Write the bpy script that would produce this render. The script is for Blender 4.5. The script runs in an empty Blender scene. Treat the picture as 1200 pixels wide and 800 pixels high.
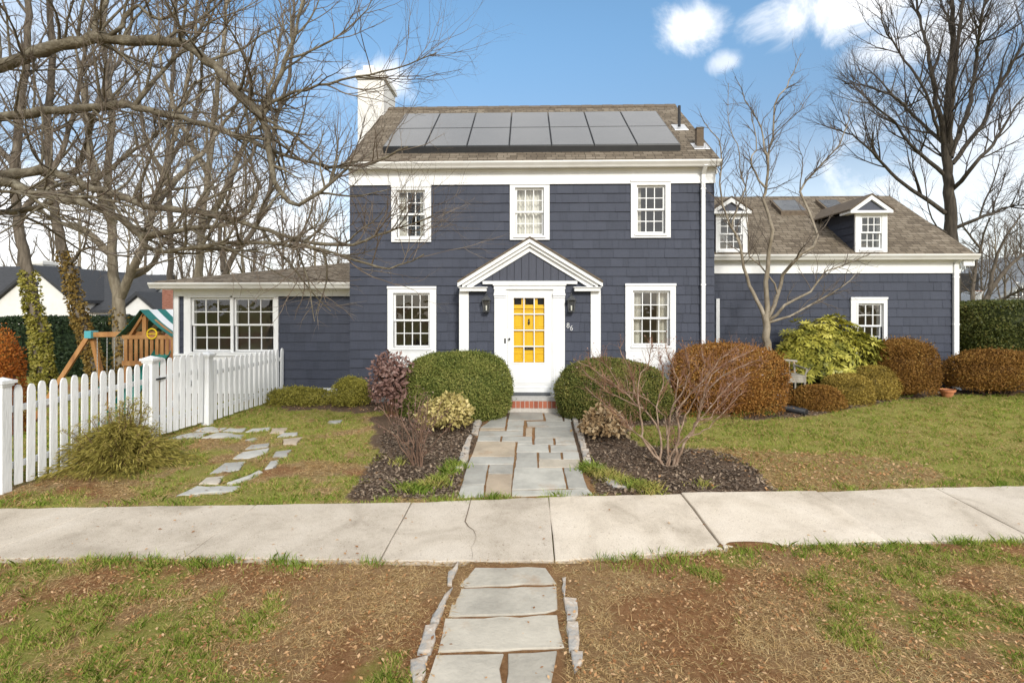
import bpy, bmesh, math, random
import numpy as np
from mathutils import Vector
random.seed(7); RNG = np.random.default_rng(7)
SC = bpy.context.scene
COL = SC.collection
R = math.radians

# ------------------------------------------------------------------ camera
CAMZ = 2.2; FPX = 600.0; HOR = 358.0; YAW = math.atan(17 / 600)
cam_d = bpy.data.cameras.new("camera"); cam = bpy.data.objects.new("camera", cam_d); COL.objects.link(cam)
cam.location = (0, 0, CAMZ); cam.rotation_euler = (R(90), 0, YAW)
cam_d.sensor_width = 36; cam_d.lens = 18; cam_d.shift_y = -(400 - HOR) / 1200
cam_d.clip_start = 0.05; cam_d.clip_end = 2000
SC.camera = cam
# ------------------------------------------------------------------ light
SUN_EL, SUN_AZ = 29.0, 162.0          # azimuth clockwise from +Y (the view direction): the sun is behind the camera, to the right
SC.view_settings.view_transform = 'Standard'; SC.view_settings.look = 'None'
SC.view_settings.exposure = 1.08; SC.view_settings.gamma = 1; SC.view_settings.use_curve_mapping = False
sun_d = bpy.data.lights.new("sun", 'SUN'); sun = bpy.data.objects.new("sun", sun_d); COL.objects.link(sun)
sun_d.energy = 1.5; sun_d.angle = R(10); sun_d.color = (1.0, 0.965, 0.90)
_az = R(SUN_AZ); _sd = Vector((math.sin(_az) * math.cos(R(SUN_EL)), math.cos(_az) * math.cos(R(SUN_EL)), math.sin(R(SUN_EL))))
sun.rotation_euler = _sd.to_track_quat('Z', 'Y').to_euler(); sun.location = (0, -5, 30)

def pixdir(px, py):
    a, b = (px - 600) / FPX, (HOR - py) / FPX
    ca, sa = math.cos(YAW), math.sin(YAW)
    return (-sa + a * ca, ca + a * sa, b)

W = bpy.data.worlds.new("World"); SC.world = W; W.use_nodes = True
def build_world():
    nt = W.node_tree; N = nt.nodes; L = nt.links; N.clear()
    out = N.new('ShaderNodeOutputWorld'); bg = N.new('ShaderNodeBackground'); bg.inputs[1].default_value = 0.12
    sky = N.new('ShaderNodeTexSky'); sky.sky_type = 'NISHITA'; sky.sun_disc = False
    sky.sun_elevation = R(SUN_EL); sky.sun_rotation = R(SUN_AZ); sky.altitude = 100
    sky.air_density = 1.0; sky.dust_density = 0.6; sky.ozone_density = 1.4
    tc = N.new('ShaderNodeTexCoord')
    def math_(op, a, b=None, clamp=False):
        n = N.new('ShaderNodeMath'); n.operation = op; n.use_clamp = clamp
        for i, v in enumerate((a, b)):
            if v is None: continue
            if isinstance(v, (int, float)): n.inputs[i].default_value = v
            else: L.new(v, n.inputs[i])
        return n.outputs[0]
    def noise(scale, detail, rough, dist=0.0, vec=None):
        n = N.new('ShaderNodeTexNoise'); n.inputs['Scale'].default_value = scale; n.inputs['Detail'].default_value = detail
        n.inputs['Roughness'].default_value = rough; n.inputs['Distortion'].default_value = dist
        L.new(vec or tc.outputs['Generated'], n.inputs['Vector']); return n.outputs['Fac']
    def maprange(v, a, b, c=0.0, d=1.0):
        n = N.new('ShaderNodeMapRange'); n.interpolation_type = 'SMOOTHSTEP'
        for i, x in enumerate((v, a, b, c, d)):
            if isinstance(x, (int, float)): n.inputs[i].default_value = x
            else: L.new(x, n.inputs[i])
        return n.outputs[0]
    nz = noise(8, 9, 0.62, 0.7)
    mask = None
    # separate clouds: direction of centre, half-width, half-height (radians-ish), strength
    for (px, py, w, h, s) in ((806, 32, .062, .042, .9), (1000, 6, .15, .05, .85), (1085, 42, .10, .035, .7), (852, 72, .03, .02, .55), (452, 98, .06, .05, .85),
                              (150, 300, .75, .20, .9), (1195, 250, .22, .22, .6), (60, 60, .35, .12, .35), (990, 330, .5, .12, .45)):
        v = N.new('ShaderNodeVectorMath'); v.operation = 'SUBTRACT'; L.new(tc.outputs['Generated'], v.inputs[0])
        d = Vector(pixdir(px, py)).normalized(); v.inputs[1].default_value = d
        e1 = Vector((d.y, -d.x, 0)).normalized(); e2 = d.cross(e1)
        def dot(e, sc):
            n = N.new('ShaderNodeVectorMath'); n.operation = 'DOT_PRODUCT'; L.new(v.outputs[0], n.inputs[0]); n.inputs[1].default_value = e
            return math_('MULTIPLY', n.outputs['Value'], 1 / sc)
        a = dot(e1, w); b = dot(e2, h)
        r = math_('SQRT', math_('ADD', math_('MULTIPLY', a, a), math_('MULTIPLY', b, b)))
        r2 = math_('ADD', r, math_('MULTIPLY', math_('SUBTRACT', nz, 0.5), 2.2))
        m = maprange(r2, 0.30, 1.15, s, 0.0)
        dc = N.new('ShaderNodeVectorMath'); dc.operation = 'DOT_PRODUCT'; L.new(tc.outputs['Generated'], dc.inputs[0]); dc.inputs[1].default_value = d
        m = math_('MULTIPLY', m, math_('GREATER_THAN', dc.outputs['Value'], 0.0))
        mask = m if mask is None else math_('MAXIMUM', mask, m)
    # unseen broken cloud cover behind the viewer and overhead, added for neutral fill light
    big = maprange(noise(2.3, 6, 0.55, 0.4), 0.36, 0.56)
    sep = N.new('ShaderNodeSeparateXYZ'); L.new(tc.outputs['Generated'], sep.inputs[0])
    behind = maprange(math_('SUBTRACT', sep.outputs['Y'], math_('MULTIPLY', sep.outputs['Z'], 1.0)), 0.18, -0.12)
    mask = math_('MAXIMUM', mask, math_('MULTIPLY', big, behind))
    # whitening towards the horizon
    hz = maprange(sep.outputs['Z'], 0.0, 0.34, 0.55, 0.0)
    mask = math_('MAXIMUM', mask, hz)
    cc = N.new('ShaderNodeMixRGB'); cc.inputs[1].default_value = (4.7, 4.75, 4.9, 1); cc.inputs[2].default_value = (6.4, 6.35, 6.25, 1)
    L.new(noise(14, 4, 0.6), cc.inputs[0])
    tint = N.new('ShaderNodeMixRGB'); tint.blend_type = 'MULTIPLY'; tint.inputs[0].default_value = 1; tint.inputs[2].default_value = (.72, .88, .88, 1)
    L.new(sky.outputs[0], tint.inputs[1])
    low = maprange(sep.outputs['Z'], 0.22, 0.52, 1.0, 0.0)
    soft = N.new('ShaderNodeMixRGB'); soft.blend_type = 'MULTIPLY'; soft.inputs[2].default_value = (.86, .70, .68, 1); L.new(low, soft.inputs[0]); L.new(tint.outputs[0], soft.inputs[1])
    mix = N.new('ShaderNodeMixRGB'); L.new(mask, mix.inputs[0]); L.new(soft.outputs[0], mix.inputs[1]); L.new(cc.outputs[0], mix.inputs[2])
    L.new(mix.outputs[0], bg.inputs[0]); L.new(bg.outputs[0], out.inputs[0])
build_world()

# ------------------------------------------------------------------ measuring helpers (1200 x 800 photo -> metres)
def smooth(a, b, x):
    t = np.clip((np.asarray(x, float) - a) / (b - a), 0, 1); return t * t * (3 - 2 * t)
def ground_z(x, y):
    x = np.asarray(x, float); y = np.asarray(y, float)
    z = np.interp(y, [-50, 3.0, 4.5, 6.0, 10.2, 12.5, 60], [-.13, -.13, -.11, -.05, .085, .12, .12])
    z = z + 0.13 * smooth(3.0, 8.0, x) * smooth(7.5, 11, y)
    z = z - 0.95 * smooth(-6.3, -9.5, x) * smooth(7.5, 12.5, y)
    return z
def P(px, py, Y):
    d = pixdir(px, py); t = Y / d[1]
    return np.array((d[0] * t, Y, CAMZ + d[2] * t))
def X(px, Y): return P(px, 358, Y)[0]
def Z(py, Y): return P(617, py, Y)[2]
def G(px, py, dz=0.0):
    d = pixdir(px, py); z = 0.0
    for _ in range(8):
        t = (z + dz - CAMZ) / d[2]; z = float(ground_z(d[0] * t, d[1] * t))
    return np.array((d[0] * t, d[1] * t, z))

# value noise for surface patches
_tab = RNG.random((256, 256))
def vnoise(x, y, s, off=0):
    x = np.asarray(x, float) / s + off * 17.3; y = np.asarray(y, float) / s + off * 9.7
    xi = np.floor(x).astype(int); yi = np.floor(y).astype(int); fx = x - xi; fy = y - yi
    fx = fx * fx * (3 - 2 * fx); fy = fy * fy * (3 - 2 * fy)
    g = lambda a, b: _tab[a % 256, b % 256]
    return (g(xi, yi) * (1 - fx) + g(xi + 1, yi) * fx) * (1 - fy) + (g(xi, yi + 1) * (1 - fx) + g(xi + 1, yi + 1) * fx) * fy
def fbm(x, y, s, off=0, o=4):
    a = 0; w = .5; tot = 0
    for i in range(o): a = a + w * vnoise(x, y, s / 2 ** i, off + i); tot += w; w *= .55
    return a / tot

# ------------------------------------------------------------------ materials
def nodes(m):
    m.use_nodes = True; nt = m.node_tree; b = nt.nodes['Principled BSDF']; return nt, nt.nodes, nt.links, b
def ramp(N, stops):
    r = N.new('ShaderNodeValToRGB'); e = r.color_ramp.elements
    while len(e) < len(stops): e.new(0.5)
    for i, (p, c) in enumerate(stops): e[i].position = p; e[i].color = (*c, 1)
    return r
def mk(name, cols, rough=0.6, scale=6.0, detail=6.0, stretch=(1, 1, 1), bump=0.0, bscale=None, attr=None, spec=0.4, amix=0.7, nrough=.6, metal=0, sss=False):
    """noise driven colour between cols; with attr the per-face value drives the colour as well"""
    m = bpy.data.materials.new(name); nt, N, L, b = nodes(m)
    b.inputs['Roughness'].default_value = rough; b.inputs['Specular IOR Level'].default_value = spec; b.inputs['Metallic'].default_value = metal
    tc = N.new('ShaderNodeTexCoord'); mp = N.new('ShaderNodeMapping'); mp.inputs['Scale'].default_value = stretch
    L.new(tc.outputs['Object'], mp.inputs[0])
    nz = N.new('ShaderNodeTexNoise'); nz.inputs['Scale'].default_value = scale; nz.inputs['Detail'].default_value = detail; nz.inputs['Roughness'].default_value = nrough
    L.new(mp.outputs[0], nz.inputs['Vector'])
    fac = nz.outputs['Fac']
    if attr:
        at = N.new('ShaderNodeAttribute'); at.attribute_name = attr
        mx = N.new('ShaderNodeMix'); mx.data_type = 'FLOAT'; mx.inputs[0].default_value = amix
        L.new(fac, mx.inputs[2]); L.new(at.outputs['Fac'], mx.inputs[3]); fac = mx.outputs[0]
    if len(cols) == 1: cols = [(0, cols[0]), (1, cols[0])]
    elif not isinstance(cols[0][1], (tuple, list)):
        n = len(cols); lo, hi = (0.28, 0.72) if not attr else (0.05, 0.95)
        cols = [(lo + (hi - lo) * i / (n - 1), c) for i, c in enumerate(cols)]
    r = ramp(N, cols); L.new(fac, r.inputs[0]); L.new(r.outputs[0], b.inputs['Base Color'])
    if bump:
        n2 = N.new('ShaderNodeTexNoise'); n2.inputs['Scale'].default_value = bscale or scale * 4; n2.inputs['Detail'].default_value = 5
        L.new(mp.outputs[0], n2.inputs['Vector'])
        bp = N.new('ShaderNodeBump'); bp.inputs['Strength'].default_value = bump; bp.inputs['Distance'].default_value = 0.02
        L.new(n2.outputs['Fac'], bp.inputs['Height']); L.new(bp.outputs[0], b.inputs['Normal'])
    return m
M = {}
M['siding'] = mk('navy_shingle_paint', [(.037, .042, .058), (.051, .057, .079), (.065, .072, .098)], .6, 9, 7, (6, 6, .6), .25, 60, attr='rnd', spec=.25, amix=.32)
M['navy_board'] = mk('navy_board_paint', [(.050, .055, .075), (.062, .067, .092)], .55, 5, 4, (8, 1, .6), .1, 40)
M['white'] = mk('white_trim_paint', [(.74, .74, .73), (.82, .82, .81)], .45, 3.0, 5, (1, 1, .5), .05, 30)
M['fence_white'] = mk('fence_white_paint', [(.56, .56, .54), (.76, .765, .76), (.83, .83, .83)], .5, 7, 9, (3, 3, .25), .25, 30, nrough=.75)
M['gutter'] = mk('gutter_paint', [(.60, .58, .54), (.70, .69, .66)], .4, 4, 5, (.6, 1, 1), .03)
M['yellow'] = mk('yellow_door_paint', [(.69, .405, .010), (.74, .445, .014)], .4, 4, 3)
M['black_metal'] = mk('black_metal', [(.012, .012, .013), (.03, .03, .03)], .4, 30, 4)
M['lantern_metal'] = mk('weathered_lantern_metal', [(.035, .037, .04), (.10, .10, .10)], .45, 40, 4, metal=.3)
M['grey_rubber'] = mk('grey_doormat', [(.05, .055, .06), (.09, .095, .10)], .8, 40, 4)
M['stone_grey'] = mk('grey_stone_sill', [(.36, .35, .33), (.46, .45, .43)], .8, 20, 6, bump=.2)
M['brick'] = mk('red_brick', [(.22, .06, .035), (.36, .11, .06), (.45, .17, .10)], .85, 5, 5, bump=.4, bscale=60, attr='rnd', amix=.6)
M['mortar'] = mk('mortar', [(.42, .38, .33), (.55, .51, .46)], .9, 20, 4)
M['curtain'] = mk('cream_curtain', [(.62, .60, .52), (.72, .70, .62)], .8, 4, 3)
M['dim_room'] = mk('dim_room_paint', [(.16, .16, .15), (.27, .26, .24)], .8, 1.2, 3)
M['concrete'] = None
M['silver'] = mk('galvanised_metal', [(.5, .5, .5), (.65, .65, .65)], .4, 20, 4, metal=.6)
M['terracotta'] = mk('terracotta', [(.42, .15, .06), (.55, .22, .10)], .75, 12, 5)
M['black_plastic'] = mk('black_plastic', [(.012, .012, .014), (.03, .03, .032)], .35, 15, 4)
M['tarp'] = mk('grey_tarp', [(.30, .33, .38), (.62, .64, .68)], .4, 7, 4, bump=.4)
M['old_wood'] = mk('grey_weathered_wood', [(.16, .14, .11), (.30, .27, .22), (.40, .37, .31)], .8, 8, 6, (1, 1, .25), .3)
M['play_wood'] = mk('cedar_play_wood', [(.24, .10, .032), (.38, .18, .06), (.46, .25, .10)], .65, 5, 5, (1, 1, .3), .15)
M['green_plastic'] = mk('green_plastic', [(.01, .13, .10), (.015, .17, .13)], .35, 5, 3)
M['teal'] = mk('teal_bracket', [(.06, .30, .34), (.10, .38, .42)], .4, 5, 3)
M['yellow_plastic'] = mk('yellow_plastic', [(.75, .52, .02), (.8, .57, .03)], .35, 5, 3)
M['stucco'] = mk('white_stucco', [(.66, .64, .60), (.76, .745, .71)], .8, 1.5, 5, bump=.1)
M['dark_roof'] = mk('charcoal_roof', [(.028, .029, .032), (.05, .052, .057)], .8, 3, 8, (1, 4, 4), .3, 14)
M['grey_clap'] = mk('grey_clapboard', [(.20, .21, .22), (.25, .26, .27)], .6, 2, 4, (.3, .3, 14), .3, 6)
M['neighbour_glass'] = mk('far_window_glass', [(.03, .035, .045), (.09, .095, .10)], .2, 3, 3, spec=.4)
M['solar'] = mk('solar_cells', [(.07, .068, .066), (.085, .083, .08)], .22, 2.5, 4, spec=1.0)
M['solar_frame'] = mk('solar_frame', [(.012, .012, .013), (.02, .02, .02)], .35, 5, 3)
M['mulch_chip'] = mk('mulch_chips', [(.040, .028, .019), (.135, .094, .064), (.32, .24, .165)], .9, 30, 4, attr='rnd', amix=.8)
M['kerb'] = mk('pale_edging_stone', [(.13, .125, .12), (.34, .325, .30), (.44, .36, .28), (.58, .56, .52)], .85, 11, 8, bump=.5, bscale=30)
M['net'] = mk('white_net', [(.75, .75, .75), (.8, .8, .8)], .7)
# bark and leaves
M['bark_foreground'] = mk('olive_brown_bark', [(.060, .049, .030), (.135, .112, .074), (.27, .24, .175)], .85, 9, 9, (1, 1, 1), .8, 45)
M['twig_foreground'] = mk('brown_twig_bark', [(.07, .05, .036), (.16, .122, .09), (.28, .235, .18)], .8, 3, 5)
M['bark_dark'] = mk('dark_bark', [(.028, .022, .016), (.055, .044, .032), (.10, .082, .06)], .9, 5, 7, (2.5, 2.5, .4), .7, 22)
M['twig_dark'] = mk('dark_twig_bark', [(.05, .038, .03), (.09, .072, .06)], .85, 2, 4)
M['bark_mid'] = mk('grey_brown_bark', [(.06, .047, .033), (.125, .10, .074), (.21, .175, .135)], .9, 5, 9, (2.5, 2.5, .4), .8, 22)
M['twig_mid'] = mk('grey_brown_twig_bark', [(.085, .066, .052), (.16, .13, .105)], .85, 2, 4)
M['bark_tan'] = mk('tan_bark', [(.11, .09, .06), (.20, .165, .115), (.30, .26, .19)], .85, 4, 7, (2.5, 2.5, .5), .6, 22)
M['twig_tan'] = mk('tan_twig_bark', [(.10, .08, .06), (.19, .155, .125)], .85, 2, 4)
M['bark_small'] = mk('smooth_grey_tan_bark', [(.12, .095, .066), (.235, .195, .14), (.36, .31, .24)], .75, 7, 6, (1, 1, .4), .25, 30)
M['bark_greytan'] = mk('grey_tan_stems', [(.11, .07, .045), (.25, .165, .11), (.45, .345, .26)], .75, 9, 6)
M['bark_red'] = mk('red_brown_stems', [(.11, .048, .028), (.24, .12, .07), (.40, .24, .155)], .75, 6, 5)
M['bark_brown'] = mk('brown_stems', [(.08, .05, .035), (.17, .10, .065), (.26, .16, .11)], .75, 6, 5)
LEAF_GAIN = dict(rhododendron_leaves=1.1, threadleaf_cypress=1.2, olive_spirea_leaves=1.35, boxwood_leaves_deep=1.5, variegated_leaves=1.2, dried_tan_leaves=1.15, yellow_green_ivy=1.1, brown_gold_ivy=.95, fallen_leaf=1.2, far_hedge_leaves=1.3, dark_hedge_leaves=1.5, grass_blades=1.6, fallen_leaf_=1, burgundy_leaves=1.2, green_sprouts=1.3, orange_shrub_leaves=1.35, rusty_boxwood_leaves=1.3, bronzed_boxwood_leaves=1.3)
def leaf(name, cols, rough=.5, spec=.35, transl=.15):
    k = LEAF_GAIN.get(name, 1.6); f = lambda c: tuple(min(.75, v * k) for v in c); cols = [(p, f(c)) for p, c in cols] if isinstance(cols[0][1], tuple) else [f(c) for c in cols]
    m = mk(name, cols, rough, 1.3, 4, attr='rnd', amix=.75, spec=spec * .3)
    nt, N, L, b = nodes(m); out = [n for n in N if n.type == 'OUTPUT_MATERIAL'][0]
    tr = N.new('ShaderNodeBsdfTranslucent'); mx = N.new('ShaderNodeMixShader'); mx.inputs[0].default_value = transl
    L.new(b.inputs['Base Color'].links[0].from_socket, tr.inputs[0]); L.new(b.outputs[0], mx.inputs[1]); L.new(tr.outputs[0], mx.inputs[2]); L.new(mx.outputs[0], out.inputs[0])
    return m
M['box_leaf'] = leaf('boxwood_leaves', [(.028, .040, .010), (.078, .095, .022), (.145, .150, .038), (.22, .195, .065)])
M['box_leaf_b'] = leaf('boxwood_leaves_deep', [(.022, .034, .010), (.068, .082, .020), (.135, .130, .034), (.21, .165, .055)])
M['bronze_leaf'] = leaf('bronzed_boxwood_leaves', [(.055, .027, .009), (.145, .070, .018), (.24, .125, .030), (.27, .185, .055)])
M['rust_leaf'] = leaf('rusty_boxwood_leaves', [(.07, .030, .009), (.18, .078, .019), (.28, .135, .034), (.29, .20, .06)])
M['ochre_leaf'] = leaf('ochre_boxwood_leaves', [(.055, .042, .012), (.16, .115, .026), (.26, .185, .04), (.33, .25, .07)])
M['olive_leaf'] = leaf('olive_spirea_leaves', [(.06, .055, .014), (.17, .155, .03), (.28, .25, .05), (.36, .31, .09)])
M['rhodo_leaf'] = leaf('rhododendron_leaves', [(.055, .070, .018), (.19, .19, .036), (.42, .385, .065), (.54, .49, .12)], .35, .5)
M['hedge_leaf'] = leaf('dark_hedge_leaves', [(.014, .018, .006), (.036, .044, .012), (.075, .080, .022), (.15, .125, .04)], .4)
M['hedge_leaf_far'] = leaf('far_hedge_leaves', [(.008, .015, .007), (.02, .032, .014), (.035, .052, .022)], .5)
M['cypress_leaf'] = leaf('threadleaf_cypress', [(.08, .070, .018), (.19, .165, .035), (.30, .25, .065), (.20, .13, .05)], .6)
M['euonymus_leaf'] = leaf('variegated_leaves', [(.10, .09, .03), (.28, .23, .075), (.50, .41, .17), (.60, .52, .28)], .45)
M['burgundy_leaf'] = leaf('burgundy_leaves', [(.06, .032, .027), (.15, .08, .065), (.26, .16, .135), (.36, .27, .24)], .5)
M['dried_leaf'] = leaf('dried_tan_leaves', [(.14, .085, .04), (.28, .18, .09), (.42, .31, .18), (.52, .42, .28)], .7)
M['ivy_leaf'] = leaf('yellow_green_ivy', [(.06, .06, .012), (.16, .15, .025), (.28, .24, .05), (.34, .30, .10)], .4)
M['ivy_leaf_b'] = leaf('brown_gold_ivy', [(.06, .04, .014), (.16, .10, .025), (.27, .18, .05), (.30, .23, .08)], .4)
M['orange_leaf'] = leaf('orange_shrub_leaves', [(.10, .03, .008), (.26, .075, .015), (.36, .13, .025), (.15, .11, .03)], .5)
M['grass_blade'] = leaf('grass_blades', [(0, (.060, .105, .014)), (.28, (.135, .195, .026)), (.52, (.25, .29, .055)), (.60, (.34, .235, .10)), (.8, (.46, .32, .16)), (1, (.60, .46, .26))], .6, .25, .25)
M['litter'] = leaf('fallen_leaf', [(.15, .065, .026), (.30, .145, .06), (.44, .26, .125), (.54, .38, .23)], .75)
M['sprout'] = leaf('green_sprouts', [(.06, .10, .015), (.14, .21, .03), (.26, .28, .06), (.36, .28, .10)], .5)

# roof shingles
def roof_mat(name, c1, c2, c3, k=1.25):
    m = bpy.data.materials.new(name); nt, N, L, b = nodes(m); b.inputs['Roughness'].default_value = .9; b.inputs['Specular IOR Level'].default_value = .2
    tc = N.new('ShaderNodeTexCoord'); mp = N.new('ShaderNodeMapping'); mp.inputs['Scale'].default_value = (1, k, 1); L.new(tc.outputs['Object'], mp.inputs[0])
    br = N.new('ShaderNodeTexBrick'); br.offset = .37; br.squash = .7; br.squash_frequency = 3
    br.inputs['Color1'].default_value = (0, 0, 0, 1); br.inputs['Color2'].default_value = (1, 1, 1, 1); br.inputs['Mortar'].default_value = (.2, .2, .2, 1)
    br.inputs['Scale'].default_value = 1; br.inputs['Brick Width'].default_value = .21; br.inputs['Row Height'].default_value = .125
    br.inputs['Mortar Size'].default_value = .006; br.inputs['Bias'].default_value = 0
    L.new(mp.outputs[0], br.inputs['Vector'])
    nz = N.new('ShaderNodeTexNoise'); nz.inputs['Scale'].default_value = 1.1; nz.inputs['Detail'].default_value = 8; nz.inputs['Roughness'].default_value = .7; L.new(mp.outputs[0], nz.inputs['Vector'])
    n3 = N.new('ShaderNodeTexNoise'); n3.inputs['Scale'].default_value = 55; n3.inputs['Detail'].default_value = 3; L.new(mp.outputs[0], n3.inputs['Vector'])
    a = N.new('ShaderNodeMix'); a.data_type = 'FLOAT'; a.inputs[0].default_value = .5; L.new(br.outputs['Color'], a.inputs[2]); L.new(nz.outputs['Fac'], a.inputs[3])
    c = N.new('ShaderNodeMix'); c.data_type = 'FLOAT'; c.inputs[0].default_value = .3; L.new(a.outputs[0], c.inputs[2]); L.new(n3.outputs['Fac'], c.inputs[3])
    r = ramp(N, [(.22, c1), (.5, c2), (.78, c3)]); L.new(c.outputs[0], r.inputs[0])
    dk = N.new('ShaderNodeMixRGB'); dk.inputs[2].default_value = (c1[0] * .45, c1[1] * .45, c1[2] * .45, 1); L.new(br.outputs['Fac'], dk.inputs[0]); L.new(r.outputs[0], dk.inputs[1])
    L.new(dk.outputs[0], b.inputs['Base Color'])
    bp = N.new('ShaderNodeBump'); bp.inputs['Strength'].default_value = .8; bp.inputs['Distance'].default_value = .02; bp.invert = True
    L.new(br.outputs['Fac'], bp.inputs['Height']); L.new(bp.outputs[0], b.inputs['Normal'])
    return m
M['roof'] = roof_mat('brown_asphalt_shingles', (.085, .066, .047), (.160, .128, .092), (.245, .203, .152))
M['roof_side'] = mk('brown_shingle_edge', [(.09, .066, .045), (.17, .13, .09)], .9, 14, 6)

def glass_mat(name, f0):
    m = bpy.data.materials.new(name); nt, N, L, b = nodes(m); N.remove(b)
    out = [n for n in N if n.type == 'OUTPUT_MATERIAL'][0]
    tr = N.new('ShaderNodeBsdfTransparent'); tr.inputs[0].default_value = (.985, .99, .99, 1)
    gl = N.new('ShaderNodeBsdfGlossy'); gl.inputs['Roughness'].default_value = .015
    tc = N.new('ShaderNodeTexCoord'); nz = N.new('ShaderNodeTexNoise'); nz.inputs['Scale'].default_value = 3.5; L.new(tc.outputs['Object'], nz.inputs['Vector'])
    bp = N.new('ShaderNodeBump'); bp.inputs['Strength'].default_value = .08; bp.inputs['Distance'].default_value = .05; L.new(nz.outputs['Fac'], bp.inputs['Height']); L.new(bp.outputs[0], gl.inputs['Normal'])
    lw = N.new('ShaderNodeLayerWeight'); lw.inputs[0].default_value = .5
    pw = N.new('ShaderNodeMath'); pw.operation = 'POWER'; pw.inputs[1].default_value = 5; L.new(lw.outputs['Facing'], pw.inputs[0])
    fr = N.new('ShaderNodeMapRange'); fr.inputs[3].default_value = f0; fr.inputs[4].default_value = 1; L.new(pw.outputs[0], fr.inputs[0])
    mx = N.new('ShaderNodeMixShader'); L.new(fr.outputs[0], mx.inputs[0]); L.new(tr.outputs[0], mx.inputs[1]); L.new(gl.outputs[0], mx.inputs[2]); L.new(mx.outputs[0], out.inputs[0])
    return m
M['glass'] = glass_mat('window_glass', .11); M['door_glass'] = glass_mat('storm_door_glass', .02)

def concrete_mat():
    m = mk('sidewalk_concrete', [(.46, .40, .325), (.63, .56, .47), (.72, .65, .555)], .9, 1.1, 12, nrough=.78, bump=.25, bscale=90)
    nt, N, L, b = nodes(m)
    src = b.inputs['Base Color'].links[0].from_socket
    tc = N.new('ShaderNodeTexCoord'); v = N.new('ShaderNodeTexNoise'); v.inputs['Scale'].default_value = 120; v.inputs['Detail'].default_value = 2; L.new(tc.outputs['Object'], v.inputs['Vector'])
    r = ramp(N, [(.3, (.72, .70, .68)), (.5, (1, 1, 1))]); L.new(v.outputs['Fac'], r.inputs[0])
    mx = N.new('ShaderNodeMixRGB'); mx.blend_type = 'MULTIPLY'; mx.inputs[0].default_value = 1; L.new(src, mx.inputs[1]); L.new(r.outputs[0], mx.inputs[2])
    at = N.new('ShaderNodeAttribute'); at.attribute_name = 'rnd'
    r2 = ramp(N, [(0, (.80, .79, .78)), (1, (1.08, 1.06, 1.03))]); L.new(at.outputs['Fac'], r2.inputs[0])
    m2 = N.new('ShaderNodeMixRGB'); m2.blend_type = 'MULTIPLY'; m2.inputs[0].default_value = 1; L.new(mx.outputs[0], m2.inputs[1]); L.new(r2.outputs[0], m2.inputs[2])
    v2 = N.new('ShaderNodeTexNoise'); v2.inputs['Scale'].default_value = .9; v2.inputs['Detail'].default_value = 7; v2.inputs['Roughness'].default_value = .62; v2.inputs['Distortion'].default_value = .6; L.new(tc.outputs['Object'], v2.inputs['Vector'])
    r3 = ramp(N, [(.36, (.70, .68, .65)), (.47, (.93, .92, .90)), (.60, (1, 1, 1))]); L.new(v2.outputs['Fac'], r3.inputs[0])
    v3 = N.new('ShaderNodeTexNoise'); v3.inputs['Scale'].default_value = 38; v3.inputs['Detail'].default_value = 3; L.new(tc.outputs['Object'], v3.inputs['Vector'])
    r4 = ramp(N, [(.27, (.62, .58, .54)), (.36, (1, 1, 1))]); L.new(v3.outputs['Fac'], r4.inputs[0])
    m3 = N.new('ShaderNodeMixRGB'); m3.blend_type = 'MULTIPLY'; m3.inputs[0].default_value = 1; L.new(m2.outputs[0], m3.inputs[1]); L.new(r3.outputs[0], m3.inputs[2])
    m4 = N.new('ShaderNodeMixRGB'); m4.blend_type = 'MULTIPLY'; m4.inputs[0].default_value = 1; L.new(m3.outputs[0], m4.inputs[1]); L.new(r4.outputs[0], m4.inputs[2])
    L.new(m4.outputs[0], b.inputs['Base Color']); return m
M['concrete'] = concrete_mat()
def flag_mat(name, c, rust=.15):
    m = mk(name, [tuple(x * .72 for x in c), c, tuple(min(1, x * 1.22) for x in c)], .75, 2.6, 8, nrough=.68, bump=.3, bscale=30)
    nt, N, L, b = nodes(m); src = b.inputs['Base Color'].links[0].from_socket
    tc = N.new('ShaderNodeTexCoord'); v = N.new('ShaderNodeTexNoise'); v.inputs['Scale'].default_value = 2.2; v.inputs['Detail'].default_value = 9; v.inputs['Roughness'].default_value = .7; L.new(tc.outputs['Object'], v.inputs['Vector'])
    r = ramp(N, [(.56, (0, 0, 0)), (.74, (rust * 4,) * 3)]); L.new(v.outputs['Color'], r.inputs[0])
    mx = N.new('ShaderNodeMixRGB'); mx.inputs[2].default_value = (.34, .22, .13, 1); L.new(r.outputs[0], mx.inputs[0]); L.new(src, mx.inputs[1])
    at = N.new('ShaderNodeAttribute'); at.attribute_name = 'rnd'
    r2 = ramp(N, [(0, (.76, .75, .74)), (.3, (.90, .905, .91)), (.55, (1, 1, 1)), (.85, (1.06, 1.05, 1.02)), (.9, (1.0, .86, .72)), (1, (.92, .76, .62))]); L.new(at.outputs['Fac'], r2.inputs[0])
    m2 = N.new('ShaderNodeMixRGB'); m2.blend_type = 'MULTIPLY'; m2.inputs[0].default_value = 1; L.new(mx.outputs[0], m2.inputs[1]); L.new(r2.outputs[0], m2.inputs[2])
    L.new(m2.outputs[0], b.inputs['Base Color']); return m
M['bluestone'] = flag_mat('bluestone_flags', (.42, .405, .36), .26)
M['stepping'] = flag_mat('stepping_stone', (.44, .43, .395), .08)
M['lower_slab'] = flag_mat('tan_grey_slabs', (.44, .40, .33), .26)

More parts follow.
